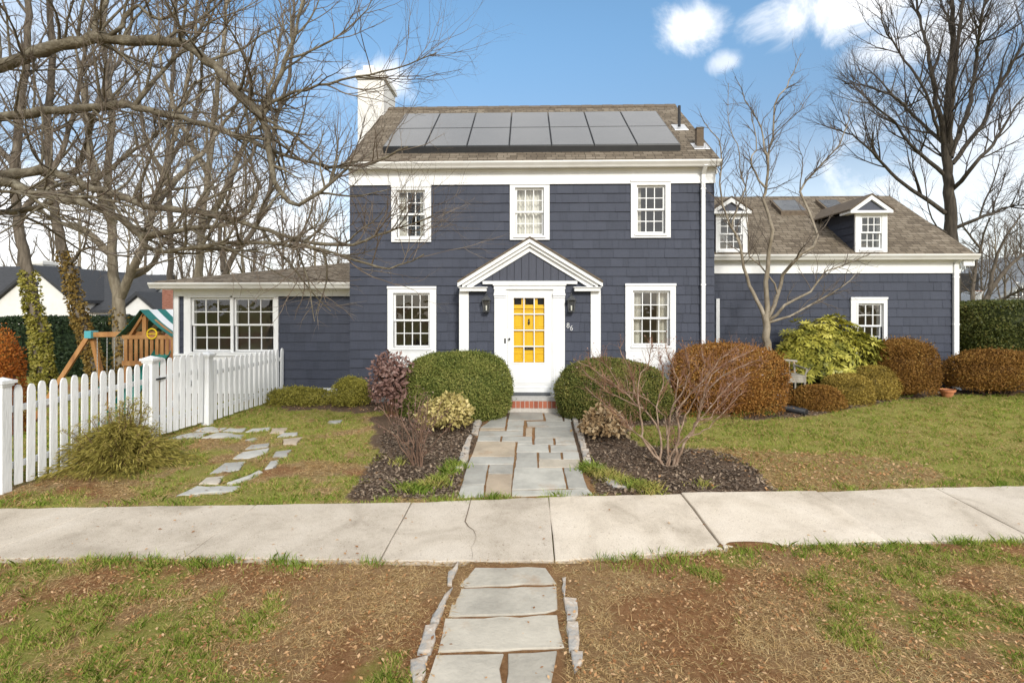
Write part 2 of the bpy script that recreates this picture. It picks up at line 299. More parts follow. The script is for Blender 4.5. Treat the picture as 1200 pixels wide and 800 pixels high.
def ground_mat():
    m = bpy.data.materials.new('lawn_soil'); nt, N, L, b = nodes(m); b.inputs['Roughness'].default_value = 1; b.inputs['Specular IOR Level'].default_value = .1
    at = N.new('ShaderNodeAttribute'); at.attribute_name = 'cover'; sp = N.new('ShaderNodeSeparateColor'); L.new(at.outputs['Color'], sp.inputs[0])
    tc = N.new('ShaderNodeTexCoord')
    def noise(s, d=6, r=.65):
        n = N.new('ShaderNodeTexNoise'); n.inputs['Scale'].default_value = s; n.inputs['Detail'].default_value = d; n.inputs['Roughness'].default_value = r; L.new(tc.outputs['Object'], n.inputs['Vector']); return n.outputs['Fac']
    n1 = noise(16, 12, .85); n2 = noise(42, 12, .85)
    def rp(f, st): r = ramp(N, st); L.new(f, r.inputs[0]); return r.outputs[0]
    dirt = rp(n1, [(.30, (.075, .032, .013)), (.46, (.225, .108, .046)), (.62, (.35, .195, .095)), (.76, (.50, .35, .21))])
    straw = rp(n2, [(.3, (.13, .075, .034)), (.48, (.27, .185, .09)), (.64, (.42, .31, .17)), (.76, (.55, .43, .26))])
    green = rp(n2, [(.3, (.10, .11, .022)), (.5, (.25, .24, .055)), (.7, (.42, .36, .15))])
    mul = rp(n2, [(.3, (.040, .026, .017)), (.50, (.125, .084, .056)), (.68, (.27, .19, .13))])
    def mix(f, a, c):
        x = N.new('ShaderNodeMixRGB'); L.new(f, x.inputs[0]); L.new(a, x.inputs[1]); L.new(c, x.inputs[2]); return x.outputs[0]
    c = mix(sp.outputs[2], dirt, straw); c = mix(sp.outputs[1], c, green); c = mix(sp.outputs[0], c, mul)
    L.new(c, b.inputs['Base Color'])
    bp = N.new('ShaderNodeBump'); bp.inputs['Strength'].default_value = .9; bp.inputs['Distance'].default_value = .03; L.new(n2, bp.inputs['Height']); L.new(bp.outputs[0], b.inputs['Normal'])
    return m
M['ground'] = ground_mat()

# ------------------------------------------------------------------ mesh helpers
def link(name, me, mat, parent=None, label=None):
    o = bpy.data.objects.new(name, me); COL.objects.link(o)
    if mat is not None: me.materials.append(mat)
    if parent is not None: o.parent = parent
    if label: o['label'] = label
    return o
def origin(parent):
    v = np.zeros(3)
    while parent is not None: v += np.array(parent.location); parent = parent.parent
    return v
def raw(name, V, F, mat, parent=None, rnd=None, smoothshade=False, label=None):
    """V (n,3) world coordinates, F (m,k) array or list of faces"""
    V = np.asarray(V, float) - origin(parent)
    me = bpy.data.meshes.new(name)
    if isinstance(F, np.ndarray):
        m, k = F.shape
        me.vertices.add(len(V)); me.vertices.foreach_set('co', V.astype(np.float32).ravel())
        me.loops.add(m * k); me.loops.foreach_set('vertex_index', F.astype(np.int32).ravel())
        me.polygons.add(m); me.polygons.foreach_set('loop_start', np.arange(0, m * k, k, dtype=np.int32))
        me.update(calc_edges=True)
    else:
        me.from_pydata(V.tolist(), [], F); me.update()
    if rnd is not None:
        a = me.attributes.new('rnd', 'FLOAT', 'FACE'); a.data.foreach_set('value', np.asarray(rnd, np.float32))
    if smoothshade: me.polygons.foreach_set('use_smooth', np.ones(len(me.polygons), bool))
    return link(name, me, mat, parent, label)
class MB:
    def __init__(s): s.v = []; s.f = []; s.r = []
    def add(s, V, F, r=0.5):
        n = len(s.v); s.v.extend([tuple(map(float, p)) for p in V]); s.f.extend([[i + n for i in f] for f in F]); s.r.extend([r] * len(F)); return s
    def box(s, x0, x1, y0, y1, z0, z1, r=0.5):
        return s.add([(x0, y0, z0), (x1, y0, z0), (x1, y1, z0), (x0, y1, z0), (x0, y0, z1), (x1, y0, z1), (x1, y1, z1), (x0, y1, z1)],
                     [(0, 3, 2, 1), (4, 5, 6, 7), (0, 1, 5, 4), (1, 2, 6, 5), (2, 3, 7, 6), (3, 0, 4, 7)], r)
    def prism(s, poly, d0, d1, axis, r=0.5):
        """poly: list of 2-D points in the plane of the other two axes, extruded along axis from d0 to d1"""
        n = len(poly); V = []
        for d in (d0, d1):
            for a, b in poly: V.append((d, a, b) if axis == 'x' else (a, d, b) if axis == 'y' else (a, b, d))
        F = [list(range(n))[::-1], list(range(n, 2 * n))] + [[i, (i + 1) % n, n + (i + 1) % n, n + i] for i in range(n)]
        return s.add(V, F, r)
    def slab(s, poly, thick, r=0.5):
        """poly: 3-D top outline, thickness downwards"""
        n = len(poly); V = [tuple(p) for p in poly] + [(p[0], p[1], p[2] - thick) for p in poly]
        F = [list(range(n)), list(range(n, 2 * n))[::-1]] + [[i, n + i, n + (i + 1) % n, (i + 1) % n] for i in range(n)]
        return s.add(V, F, r)
    def bar(s, p, q, w, d, r=0.5, up=(0, 0, 1)):
        p, q = np.array(p, float), np.array(q, float); t = q - p; t /= np.linalg.norm(t); u = np.array(up, float)
        if abs(t @ u) > .95: u = np.array((0, 1., 0))
        a = np.cross(t, u); a /= np.linalg.norm(a); b = np.cross(a, t)
        V = [c + sx * a * w / 2 + sy * b * d / 2 for c in (p, q) for sx, sy in ((-1, -1), (1, -1), (1, 1), (-1, 1))]
        return s.add(V, [(0, 1, 2, 3), (7, 6, 5, 4), (0, 4, 5, 1), (1, 5, 6, 2), (2, 6, 7, 3), (3, 7, 4, 0)], r)
    def tube(s, pts, rad, n=8, cap=True):
        V, F = tube_arrays([(np.array(pts, float), np.array(rad, float) if np.ndim(rad) else np.full(len(pts), rad))], n)
        F = F.tolist(); m = len(pts)
        if cap: F += [list(range(n))[::-1], list(range((m - 1) * n, m * n))]
        return s.add(V, F)
    def lathe(s, c, prof, n=16):
        V = []; F = []
        for r, z in prof:
            for k in range(n): a = 2 * math.pi * k / n; V.append((c[0] + r * math.cos(a), c[1] + r * math.sin(a), c[2] + z))
        for j in range(len(prof) - 1):
            for k in range(n): F.append((j * n + k, j * n + (k + 1) % n, (j + 1) * n + (k + 1) % n, (j + 1) * n + k))
        F.append(list(range(n))[::-1]); F.append(list(range((len(prof) - 1) * n, len(prof) * n)))
        return s.add(V, F)
    def build(s, name, mat, parent=None, label=None, bevel=0, smoothshade=False):
        o = raw(name, s.v, s.f, mat, parent, s.r, smoothshade, label)
        if bevel:
            b = o.modifiers.new('edge', 'BEVEL'); b.width = bevel; b.segments = 2; b.limit_method = 'ANGLE'
        return o
def tube_arrays(tubes, n):
    Vs = []; Fs = []; base = 0
    ang = np.arange(n) * 2 * np.pi / n; ca, sa = np.cos(ang), np.sin(ang)
    idx = np.arange(n); nxt = (idx + 1) % n
    for pts, rad in tubes:
        m = len(pts); t = np.gradient(pts, axis=0); t /= np.linalg.norm(t, axis=1)[:, None] + 1e-9
        mean = np.abs(t.mean(0)); ref = np.zeros(3); ref[int(np.argmin(mean))] = 1
        a = np.cross(t, ref); a /= np.linalg.norm(a, axis=1)[:, None] + 1e-9; b = np.cross(t, a)
        V = pts[:, None, :] + rad[:, None, None] * (ca[None, :, None] * a[:, None, :] + sa[None, :, None] * b[:, None, :])
        Vs.append(V.reshape(-1, 3))
        j = (np.arange(m - 1) * n)[:, None]
        F = np.stack([j + idx, j + nxt, j + n + nxt, j + n + idx], -1).reshape(-1, 4) + base
        Fs.append(F); base += m * n
    return np.concatenate(Vs), np.concatenate(Fs)
def tag(o, label=None, cat=None, group=None, kind=None):
    if label: o['label'] = label
    if cat: o['category'] = cat
    if group: o['group'] = group
    if kind: o['kind'] = kind
    return o
def thing(name, label, cat, loc, group=None):
    o = bpy.data.objects.new(name, None); COL.objects.link(o); o.location = tuple(map(float, loc)); o.empty_display_size = .2
    return tag(o, label, cat, group)
def copy_tree(o, parent=None):
    c = o.copy(); COL.objects.link(c)
    if parent is not None: c.parent = parent
    for ch in list(o.children): copy_tree(ch, c)
    return c

# leaf cards: folded diamonds
def unit(a): return a / (np.linalg.norm(a, axis=1)[:, None] + 1e-9)
def leaves(name, mat, pos, ax, nr, L, Wd, rnd, parent=None, extra=None, label=None):
    n = len(pos); ax = unit(ax); side = unit(np.cross(ax, nr)); nr = np.cross(side, ax)
    L = np.broadcast_to(L, n)[:, None]; Wd = np.broadcast_to(Wd, n)[:, None]
    V = np.stack([pos, pos + ax * L * .45 + side * Wd * .5 + nr * Wd * .15, pos + ax * L, pos + ax * L * .45 - side * Wd * .5 + nr * Wd * .15], 1).reshape(-1, 3)
    F = np.arange(4 * n).reshape(-1, 4); rnd = np.asarray(rnd)
    if extra is not None:
        EV, EF, er = extra; F = np.concatenate([F, EF + len(V)]); V = np.concatenate([V, EV]); rnd = np.concatenate([rnd, np.full(len(EF), er)])
    return raw(name, V, F, mat, parent, rnd, label=label)
def rand_dirs(n):
    v = RNG.normal(size=(n, 3)); return unit(v)
def blob_core(c, rad, k=.86, nu=24, nv=12, pw=2.0, seed=0):
    V = []; F = []
    for j in range(nv + 1):
        ph = -.5 * np.pi + np.pi * j / nv
        for i in range(nu):
            th = 2 * np.pi * i / nu; d = np.array((np.cos(ph) * np.cos(th), np.cos(ph) * np.sin(th), np.sin(ph)))
            s = (np.abs(d) ** pw).sum() ** (-1 / pw); V.append(c + d * s * rad * k)
    for j in range(nv):
        for i in range(nu): F.append((j * nu + i, j * nu + (i + 1) % nu, (j + 1) * nu + (i + 1) % nu, (j + 1) * nu + i))
    return np.array(V), np.array(F)
def lumps(d, seed, f=3.0):
    r = np.random.default_rng(seed); s = 0
    for k in range(7):
        w = r.normal(size=3) * f; s = s + np.sin(d @ w + r.random() * 6.28)
    return s / 7
def leaf_blob(name, mat, c, rad, n, size, parent=None, pw=2.4, lump=.06, depth=.12, aspect=.5, seed=1, tilt=.8, up=.35, zmin=None, bias=0.0, core=True, shag=0):
    """a clipped shrub: leaves over the surface of a lumpy superellipsoid, some deeper inside"""
    c = np.array(c, float); rad = np.array(rad, float)
    d = rand_dirs(n); d[:, 2] = np.where(d[:, 2] < -.55, -d[:, 2], d[:, 2])
    s = (np.abs(d) ** pw).sum(1) ** (-1 / pw); lm = lumps(d, seed)
    rr = s * (1 + lump * lm * 2 + lump * .8 * lumps(d, seed + 5, 9)) * (1 - depth * RNG.random(n) ** 1.6)
    if shag: rr = rr * (1 + shag * np.maximum(0, RNG.normal(size=n) - .8))
    pos = c + d * rr[:, None] * rad
    nr = unit(d / rad); ax = unit(nr * .55 + rand_dirs(n) * tilt + np.array((0, 0, up)))
    nn = unit(nr + rand_dirs(n) * .7)
    rnd = np.clip(.5 + bias + .16 * lumps(d, seed + 9, 4) * 2 + RNG.normal(size=n) * .2, 0, 1)
    if zmin is not None:
        k = pos[:, 2] > zmin; pos, ax, nn, rnd = pos[k], ax[k], nn[k], rnd[k]
    sz = size * (.65 + .7 * RNG.random(len(pos)))
    ex = blob_core(c, rad, 1 - depth - .05, pw=pw) if core else None
    return leaves(name, mat, pos, ax, nn, sz, sz * aspect, rnd, parent, (ex[0], ex[1], .12) if core else None)

# branching wood
def catmull(pts, rad, step):
    pts = np.array(pts, float); rad = np.array(rad, float); Q = []; RR = []
    p = np.vstack([2 * pts[0] - pts[1], pts, 2 * pts[-1] - pts[-2]])
    for i in range(1, len(p) - 2):
        n = max(2, int(np.linalg.norm(p[i + 1] - p[i]) / step))
        for k in range(n):
            t = k / n
            Q.append(.5 * ((2 * p[i]) + (-p[i - 1] + p[i + 1]) * t + (2 * p[i - 1] - 5 * p[i] + 4 * p[i + 1] - p[i + 2]) * t * t + (-p[i - 1] + 3 * p[i] - 3 * p[i + 1] + p[i + 2]) * t ** 3))
            RR.append(rad[i - 1] * (1 - t) + rad[i] * t)
    Q.append(pts[-1]); RR.append(rad[-1]); return np.array(Q), np.array(RR)
class Wood:
    def __init__(s, seed): s.r = np.random.default_rng(seed); s.t = []
    def limb(s, pts, r0, r1, step=.2, wob=0.0):
        n = len(pts); rad = r0 + (r1 - r0) * (np.arange(n) / (n - 1)) ** .85
        q, rr = catmull(pts, rad, step)
        if wob: q[1:-1] += s.r.normal(size=(len(q) - 2, 3)) * wob
        s.t.append((q, rr)); return q, rr
    def grow(s, q, rr, lv, spec):
        """spec: list over levels of dict(dens, len, rad, amin, amax, up, wig, trop, t0)"""
        if lv >= len(spec): return
        sp = spec[lv]; r = s.r
        seg = np.linalg.norm(np.diff(q, axis=0), axis=1); cum = np.concatenate([[0], np.cumsum(seg)]); Lq = cum[-1]
        n = int(sp['dens'] * Lq + r.random())
        for _ in range(n):
            t = sp['t0'] + (1 - sp['t0']) * r.random() ** sp.get('tp', .85); x = t * Lq; i = min(len(seg) - 1, int(np.searchsorted(cum, x) - 1)); i = max(i, 0)
            f = (x - cum[i]) / (seg[i] + 1e-9); p = q[i] * (1 - f) + q[i + 1] * f; rad = rr[i] * (1 - f) + rr[i + 1] * f
            tan = (q[i + 1] - q[i]) / (seg[i] + 1e-9)
            a = R(r.uniform(sp['amin'], sp['amax'])); v = r.normal(size=3); v -= tan * (v @ tan); v /= np.linalg.norm(v) + 1e-9
            v[2] += sp['up'] * r.random(); d = tan * math.cos(a) + v * math.sin(a); d /= np.linalg.norm(d)
            L = sp['len'] * r.uniform(.45, 1.25) * (1.05 - .55 * t)
            r0 = min(rad * .72, sp['rad'] * r.uniform(.7, 1.2)); m = max(3, min(9, int(L / sp.get('seg', .12)) + 2)); st = L / (m - 1)
            pts = [p]
            for k in range(m - 1):
                d = d + r.normal(size=3) * sp['wig']; d[2] += sp['trop']; d /= np.linalg.norm(d); pts.append(pts[-1] + d * st)
            pts = np.array(pts); rad2 = r0 * (1 - .75 * np.linspace(0, 1, m)); s.t.append((pts, rad2)); s.grow(pts, rad2, lv + 1, spec)
    def build(s, thr, bark, twig, parent, names=('trunk', 'crown'), fat=7, thin=3):
        big = [x for x in s.t if x[1][0] >= thr]; small = [x for x in s.t if x[1][0] < thr]
        out = []
        if big: V, F = tube_arrays(big, fat); out.append(raw(names[0], V, F, bark, parent, smoothshade=True))
        if small: V, F = tube_arrays(small, thin); out.append(raw(names[1], V, F, twig, parent))
        return out

# ================================================================== GROUND
def wpoly(px, dz=0.0): return np.array([G(a, b, dz)[:2] for a, b in px])
def inside(poly, x, y):
    x = np.asarray(x, float); y = np.asarray(y, float); r = np.zeros(np.broadcast(x, y).shape, bool); n = len(poly); j = n - 1
    for i in range(n):
        xi, yi = poly[i]; xj, yj = poly[j]
        c = ((yi > y) != (yj > y)) & (x < (xj - xi) * (y - yi) / (yj - yi + 1e-12) + xi); r ^= c; j = i
    return r
SW_FAR = wpoly([(-900, 612), (-300, 603), (0, 596), (124, 594), (300, 592), (482, 589), (643, 582.5), (798, 579), (957, 577), (1095, 571.5), (1240, 569), (1600, 560), (2300, 548)])
SW_NEAR = wpoly([(-1100, 655), (-300, 655), (-36, 655), (215, 654), (445, 657), (650, 657.5), (848, 644), (1040, 636), (1213, 632), (1420, 626), (1800, 618), (2400, 603)])
sw_far = lambda x: np.interp(x, SW_FAR[:, 0], SW_FAR[:, 1])
sw_near = lambda x: np.interp(x, SW_NEAR[:, 0], SW_NEAR[:, 1])
BED_L = wpoly([(408, 588), (424, 560), (446, 528), (440, 505), (446, 486), (600, 481), (600, 490), (562, 492), (535, 584)])
BED_R = wpoly([(655, 486), (800, 480), (800, 499), (742, 500), (736, 512), (752, 524), (820, 527), (858, 534), (885, 550), (912, 579), (697, 582), (690, 560)])
BED_G = wpoly([(870, 492), (925, 491), (962, 486), (1040, 472), (1120, 463), (1250, 459), (1250, 442), (870, 440)])
BED_W = wpoly([(325, 468), (445, 465), (452, 484), (405, 484), (372, 480), (325, 484)])
STRAW_R = wpoly([(740, 527), (850, 526), (1000, 532), (1085, 545), (1140, 573), (905, 580), (880, 555), (840, 540)])
PATH_UP = wpoly([(565, 481), (672, 481), (682, 520), (698, 579), (535, 583), (545, 545)])
PATH_LO = wpoly([(556, 661), (640, 661), (660, 720), (664, 800), (664, 900), (480, 900), (505, 800), (530, 720)])
def cover(x, y):
    """mulch, green, straw shares of the surface (the remainder is bare soil)"""
    n1 = fbm(x, y, 1.1, 1); n2 = fbm(x, y, .35, 2); n3 = fbm(x, y, 2.6, 3); n = n1 * .34 + n2 * .42 + n3 * .24
    strip = smooth(0.25, -0.1, y - sw_near(x))
    left = (x < -.6)
    b = np.where(left, .475 + .05 * smooth(-1.0, -4.5, x), .37 + .13 * smooth(.9, 3.2, x))        # bias of the front strip
    b = b - .25 * np.exp(-((x + .05) / .75) ** 2)
    lawn = np.where(x < 0, .555, .74 + .03 * smooth(7, 10, y))
    # worn tan patches of the left lawn
    for cx, cy, rx, ry, s in WORN: lawn = lawn - s * np.exp(-(((x - cx) / rx) ** 2 + ((y - cy) / ry) ** 2))
    bias = b * strip + lawn * (1 - strip)
    g = smooth(.45, .57, n + bias - .5)
    strawn = fbm(x, y, .8, 5); stw = smooth(.42, .60, strawn + .10 * (1 - strip) + .05 * smooth(1.0, 4, x) * strip)
    jx, jy = .5 * (fbm(x, y, .5, 41) - .5), .5 * (fbm(x, y, .5, 42) - .5); sr = inside(STRAW_R, x + jx, y + jy); stw = np.maximum(stw * (1 - .5 * strip), sr * .6)
    g = np.where(sr, g * .22, g)
    pth = inside(PATH_UP, x, y) | inside(PATH_LO, x, y); g = np.where(pth, 0, g); stw = np.where(pth, stw * .3, stw)
    mu = np.zeros_like(g); e = .55 * (fbm(x, y, .45, 8) - .5)
    for p in (BED_L, BED_R, BED_G, BED_W): mu = np.maximum(mu, inside(p, x + e, y + e).astype(float))
    mu = np.maximum(mu, ((y > 10.15) & (x > -3.7) & (x < 4.3)).astype(float))
    return mu, g * (1 - mu), stw
WORN = [(*G(360, 550)[:2], .8, .35, .16), (*G(90, 570)[:2], .9, .3, .12), (*G(470, 500)[:2], .5, .3, .05), (*G(250, 525)[:2], .5, .25, .12), (*G(300, 490)[:2], .8, .3, .08), (*G(1000, 520)[:2], 1.2, .2, .05)]
def build_ground():
    def axis(a, b, st, far):
        fine = np.arange(a, b + 1e-6, st); g = st * 1.35 ** np.arange(1, 60); g = np.cumsum(g); g = g[g < far]
        return np.concatenate([(a - g)[::-1], fine, b + g])
    xs = axis(-8.2, 11.5, .055, 700); ys = axis(2.6, 12.6, .055, 700)
    Xg, Yg = np.meshgrid(xs, ys); z = ground_z(Xg, Yg)
    mu, gr, st = cover(Xg, Yg)
    near = ((Xg > -9) & (Xg < 12) & (Yg > 2) & (Yg < 13))
    z = z + near * ((fbm(Xg, Yg, .5, 11) - .5) * .03 + (fbm(Xg, Yg, .12, 12, 2) - .5) * .022 + mu * (fbm(Xg, Yg, .09, 13, 2)) * .03)
    sw = (Yg < sw_far(Xg) + .03) & (Yg > sw_near(Xg) - .03)
    low = sw | inside(PATH_UP, Xg, Yg) | inside(PATH_LO, Xg, Yg)
    for s in STEP_POLYS: low |= inside(s, Xg, Yg)
    z = np.where(low, ground_z(Xg, Yg) - .045, z); joint = (inside(PATH_UP, Xg, Yg) | inside(PATH_LO, Xg, Yg)) & ~sw; z = np.where(joint, ground_z(Xg, Yg) - .010, z)
    mc = G(880, 641); q = ((Xg - mc[0]) / .36) ** 2 + ((Yg - mc[1]) / .085) ** 2; z = np.where(q < 1, np.maximum(z, ground_z(Xg, Yg) + .01 + .035 * (1 - q)), z); gr = np.where(q < 1.3, 0, gr); st = np.where(q < 1.3, 0, st)
    # mud washed over the pavement edge right of the path, and soil a little proud of the pavement edges
    ny, nx = Xg.shape; V = np.stack([Xg, Yg, z], -1).reshape(-1, 3)
    i = np.arange(ny * nx).reshape(ny, nx); F = np.stack([i[:-1, :-1], i[:-1, 1:], i[1:, 1:], i[1:, :-1]], -1).reshape(-1, 4)
    o = raw('ground', V, F, M['ground'], smoothshade=True)
    a = o.data.attributes.new('cover', 'FLOAT_COLOR', 'POINT')
    a.data.foreach_set('color', np.stack([mu, gr, st, np.ones_like(mu)], -1).reshape(-1).astype(np.float32))
    tag(o, 'sloping ground of lawn, soil and mulch', None, None, 'structure')
def crop_poly(pts, ox, oy, k): return [(ox + a / k, oy + b / k) for a, b in pts]

# stepping stones in the left lawn (read off an enlargement: offset 180,440, factor 3.158)
STEP_PX = [((85, 445), (165, 410), (320, 412), (292, 430)), ((275, 400), (392, 352), (402, 358), (310, 404)), ((170, 402), (195, 378), (260, 375), (248, 402)),
           ((205, 365), (265, 325), (335, 318), (320, 350)), ((288, 310), (330, 285), (428, 270), (425, 287), (360, 306)), ((335, 275), (365, 258), (430, 250), (425, 265)),
           ((338, 240), (372, 230), (388, 236), (370, 243)), ((55, 235), (140, 213), (196, 212), (170, 231)), ((145, 210), (190, 192), (267, 195), (240, 209)),
           ((180, 230), (232, 213), (290, 215), (255, 231)), ((257, 231), (282, 218), (335, 220), (320, 233)), ((250, 208), (280, 196), (345, 195), (332, 210)),
           ((340, 212), (365, 198), (430, 193), (427, 205)), ((428, 214), (440, 196), (500, 195), (482, 213)), ((455, 230), (475, 215), (530, 210), (532, 222)),
           ((477, 256), (475, 236), (550, 228), (530, 256)), ((440, 302), (450, 282), (512, 275), (490, 301)), ((410, 347), (430, 318), (470, 312), (447, 341)), ((645, 176), (650, 168), (700, 166), (692, 176))]
STEP_LABEL = ['large pale stepping stone closest to the sidewalk', 'long pointed stepping stone slanting just behind the one closest to the sidewalk', 'small tan stepping stone left of the long pointed one',
              'grey diamond stepping stone in the curve of the stepping path', 'broad pale five sided stepping stone in the curve', 'narrow stepping stone behind the broad five sided one',
              'smallest sliver of stepping stone in the grass', 'long low stepping stone against the gate bottom', 'rear stepping stone between the fence post and the lawn', 'stepping stone second from the gate in the front row',
              'small stepping stone third from the gate in the front row', 'rear stepping stone at the middle of the row by the fence', 'stepping stone at the lawn end of the rear row',
              'brown stepping stone at the far bend of the stepping path', 'narrow grey stepping stone beside the far brown one', 'brown stepping stone in the outer curve', 'pale round cornered stepping stone below the brown one',
              'narrow upright stepping stone nearest the worn tan patch', 'thin stepping stone alone in the lawn before the small shrubs']
STEP_POLYS = [wpoly(crop_poly(p, 180, 440, 3.158)) for p in STEP_PX]
build_ground()
def stone_mesh(mb, poly, top, thick, r, jag=.012, inset=.012, seg=.13, rough=.0015, shrink=0):
    """an irregular slab: outline jittered, with a chamfered rim"""
    poly = np.array(poly, float); q = []
    if shrink:
        cc = poly.mean(0); dd = poly - cc; poly = cc + dd * (1 - shrink / np.maximum(.06, np.abs(dd)).clip(.06))
    for i in range(len(poly)):
        a, b = poly[i], poly[(i + 1) % len(poly)]; n = max(1, int(np.linalg.norm(b - a) / seg))
        for k in range(n): q.append(a + (b - a) * k / n + (RNG.normal(size=2) * jag if k else RNG.normal(size=2) * jag * .6))
    q = np.array(q); c = q.mean(0); ins = c + (q - c) * (1 - inset / np.maximum(.05, np.linalg.norm(q - c, axis=1)))[:, None]
    n = len(q); zt = lambda p: float(ground_z(p[0], p[1])) + top
    V = [(p[0], p[1], zt(p) - thick) for p in q] + [(p[0], p[1], zt(p) - .008) for p in q] + [(p[0], p[1], zt(p) + RNG.normal() * rough) for p in ins]
    F = [[i, (i + 1) % n, n + (i + 1) % n, n + i] for i in range(n)] + [[n + i, n + (i + 1) % n, 2 * n + (i + 1) % n, 2 * n + i] for i in range(n)] + [list(range(2 * n, 3 * n))]
    area = .5 * np.sum(q[:, 0] * np.roll(q[:, 1], -1) - np.roll(q[:, 0], -1) * q[:, 1])
    if area < 0: F = [f[::-1] for f in F]
    mb.add(V, F, r)
def stone_obj(name, px, mat, top, thick, label, cat, group, r=None, jag=.012, **kw):
    p = np.array(px); c = p.mean(0); mb = MB(); stone_mesh(mb, p, top, thick, RNG.random() if r is None else r, jag, **kw)
    z = float(ground_z(c[0], c[1])); o = bpy.data.objects; mb.v = [(a - c[0], b - c[1], d - z) for a, b, d in mb.v]
    ob = mb.build(name, mat); ob.location = (c[0], c[1], z); return tag(ob, label, cat, group)
for i, p in enumerate(STEP_POLYS):
    stone_obj('stepping_stone', p, M['stepping'], .012, .06, STEP_LABEL[i], 'stepping stone', 'stepping stones across the left lawn', {13: .95, 15: .97, 2: .88}.get(i, RNG.random() * .8), jag=.018)

# sidewalk: separate cast slabs with open joints
def build_sidewalk():
    jf = [(-900, 612), (-300, 603), (-60, 597), (124, 594), (300, 592), (482, 589), (643, 582.5), (798, 579), (957, 577), (1095, 571.5), (1240, 569), (1600, 560), (2300, 548)]
    jn = [(-1500, 655), (-600, 655), (-300, 655), (-36, 655), (215, 654), (445, 657), (650, 657.5), (848, 644), (1040, 636), (1213, 632), (1420, 626), (1800, 618), (2600, 600)]
    mb = MB()
    tones = [.5, .4, .35, .32, .3, .38, .85, .9, .6, .45, .5, .5, .5]
    for i in range(len(jf) - 1):
        a, b, c, d = G(*jf[i])[:2], G(*jf[i + 1])[:2], G(*jn[i + 1])[:2], G(*jn[i])[:2]
        g = .006
        u = (b - a) / np.linalg.norm(b - a); a = a + u * g; b = b - u * g; u = (c - d) / np.linalg.norm(c - d); d = d + u * g; c = c - u * g
        q = []
        for s, e in ((d, c), (c, b), (b, a), (a, d)):
            m = 12 if (s is d or s is b) else 3
            for k in range(m): q.append(s + (e - s) * k / m + (RNG.normal(size=2) * .006 if k else 0))
        q = np.array(q); n = len(q); ce = q.mean(0); ins = ce + (q - ce) * .985
        t = .008 + RNG.normal() * .003
        if i == 7: t += .018
        z = ground_z(q[:, 0], q[:, 1]) + t; zi = ground_z(ins[:, 0], ins[:, 1]) + t
        V = [(p[0], p[1], zz - .1) for p, zz in zip(q, z)] + [(p[0], p[1], zz - .006) for p, zz in zip(q, z)] + [(p[0], p[1], zz) for p, zz in zip(ins, zi)]
        F = [[k, (k + 1) % n, n + (k + 1) % n, n + k] for k in range(n)] + [[n + k, n + (k + 1) % n, 2 * n + (k + 1) % n, 2 * n + k] for k in range(n)] + [list(range(2 * n, 3 * n))]
        mb.add(V, F, tones[i])
    o = mb.build('sidewalk', M['concrete']); tag(o, 'pale concrete sidewalk of cast slabs', None, None, 'structure')
    # the crack across the middle slab
    pts = [(552, 585), (549, 598), (545, 612), (549, 618), (555, 622), (558, 630), (556, 637), (552, 643), (554, 650), (553, 657)]
    w = np.array([G(*p) for p in pts]); mb = MB()
    for i in range(len(w) - 1):
        a, b = w[i], w[i + 1]; d = b - a; s = np.array((-d[1], d[0], 0)); s /= np.linalg.norm(s); k0, k1 = [.001 + .004 * math.sin(math.pi * min(1, (j + 1) / 6)) for j in (i, i + 1)]
        up = np.array((0, 0, .0135)); mb.add([a - s * k0 + up, a + s * k0 + up, b + s * k1 + up, b - s * k1 + up], [(0, 3, 2, 1)])
    mb.build('crack', M['mulch_chip'], o)
build_sidewalk()
# front walk of cut bluestone (enlargement: offset 520,470, factor 6)
FLAGS = [((465, 75), (690, 70), (704, 128), (452, 134)), ((703, 70), (828, 70), (840, 138), (718, 138)), ((840, 78), (885, 80), (900, 140), (850, 140)), ((330, 130), (445, 108), (432, 183), (258, 186)),
         ((256, 190), (432, 188), (430, 204), (250, 205)), ((452, 138), (568, 134), (560, 205), (440, 205)), ((580, 141), (895, 142), (902, 178), (585, 180)), ((640, 183), (905, 182), (918, 256), (640, 258)),
         ((578, 186), (624, 186), (624, 243), (574, 243)), ((248, 209), (560, 209), (558, 241), (242, 243)), ((242, 247), (402, 246), (398, 279), (232, 279)), ((412, 246), (622, 248), (624, 283), (406, 281)),
         ((638, 261), (770, 261), (774, 302), (636, 303)), ((782, 261), (920, 260), (932, 302), (786, 303)), ((230, 283), (505, 286), (499, 386), (194, 386)), ((518, 287), (624, 287), (626, 303), (517, 304)),
         ((517, 307), (736, 307), (740, 356), (512, 356)), ((748, 307), (934, 306), (946, 355), (752, 356)), ((512, 360), (656, 359), (662, 466), (501, 468)), ((668, 359), (822, 359), (829, 405), (669, 406)),
         ((832, 359), (947, 358), (957, 405), (839, 406)), ((669, 410), (957, 409), (964, 463), (669, 464)), ((190, 391), (497, 392), (491, 441), (168, 442)), ((165, 446), (314, 446), (289, 584), (126, 588)),
         ((322, 447), (489, 447), (486, 509), (310, 508)), ((308, 512), (485, 512), (472, 668), (284, 671)), ((496, 472), (834, 467), (864, 611), (478, 621)), ((844, 467), (966, 466), (1012, 612), (874, 611)),
         ((125, 592), (286, 589), (280, 670), (95, 681)), ((478, 626), (1018, 617), (1056, 656), (474, 666)), ((1070, 612), (1200, 612), (1230, 652), (1078, 656))]
mb = MB(); brown = {4: .95, 8: .97, 14: .92, 21: .88, 25: 1.0, 30: .5, 3: .05, 12: .1, 19: .08, 23: .12, 24: .02, 27: .15, 6: .2}
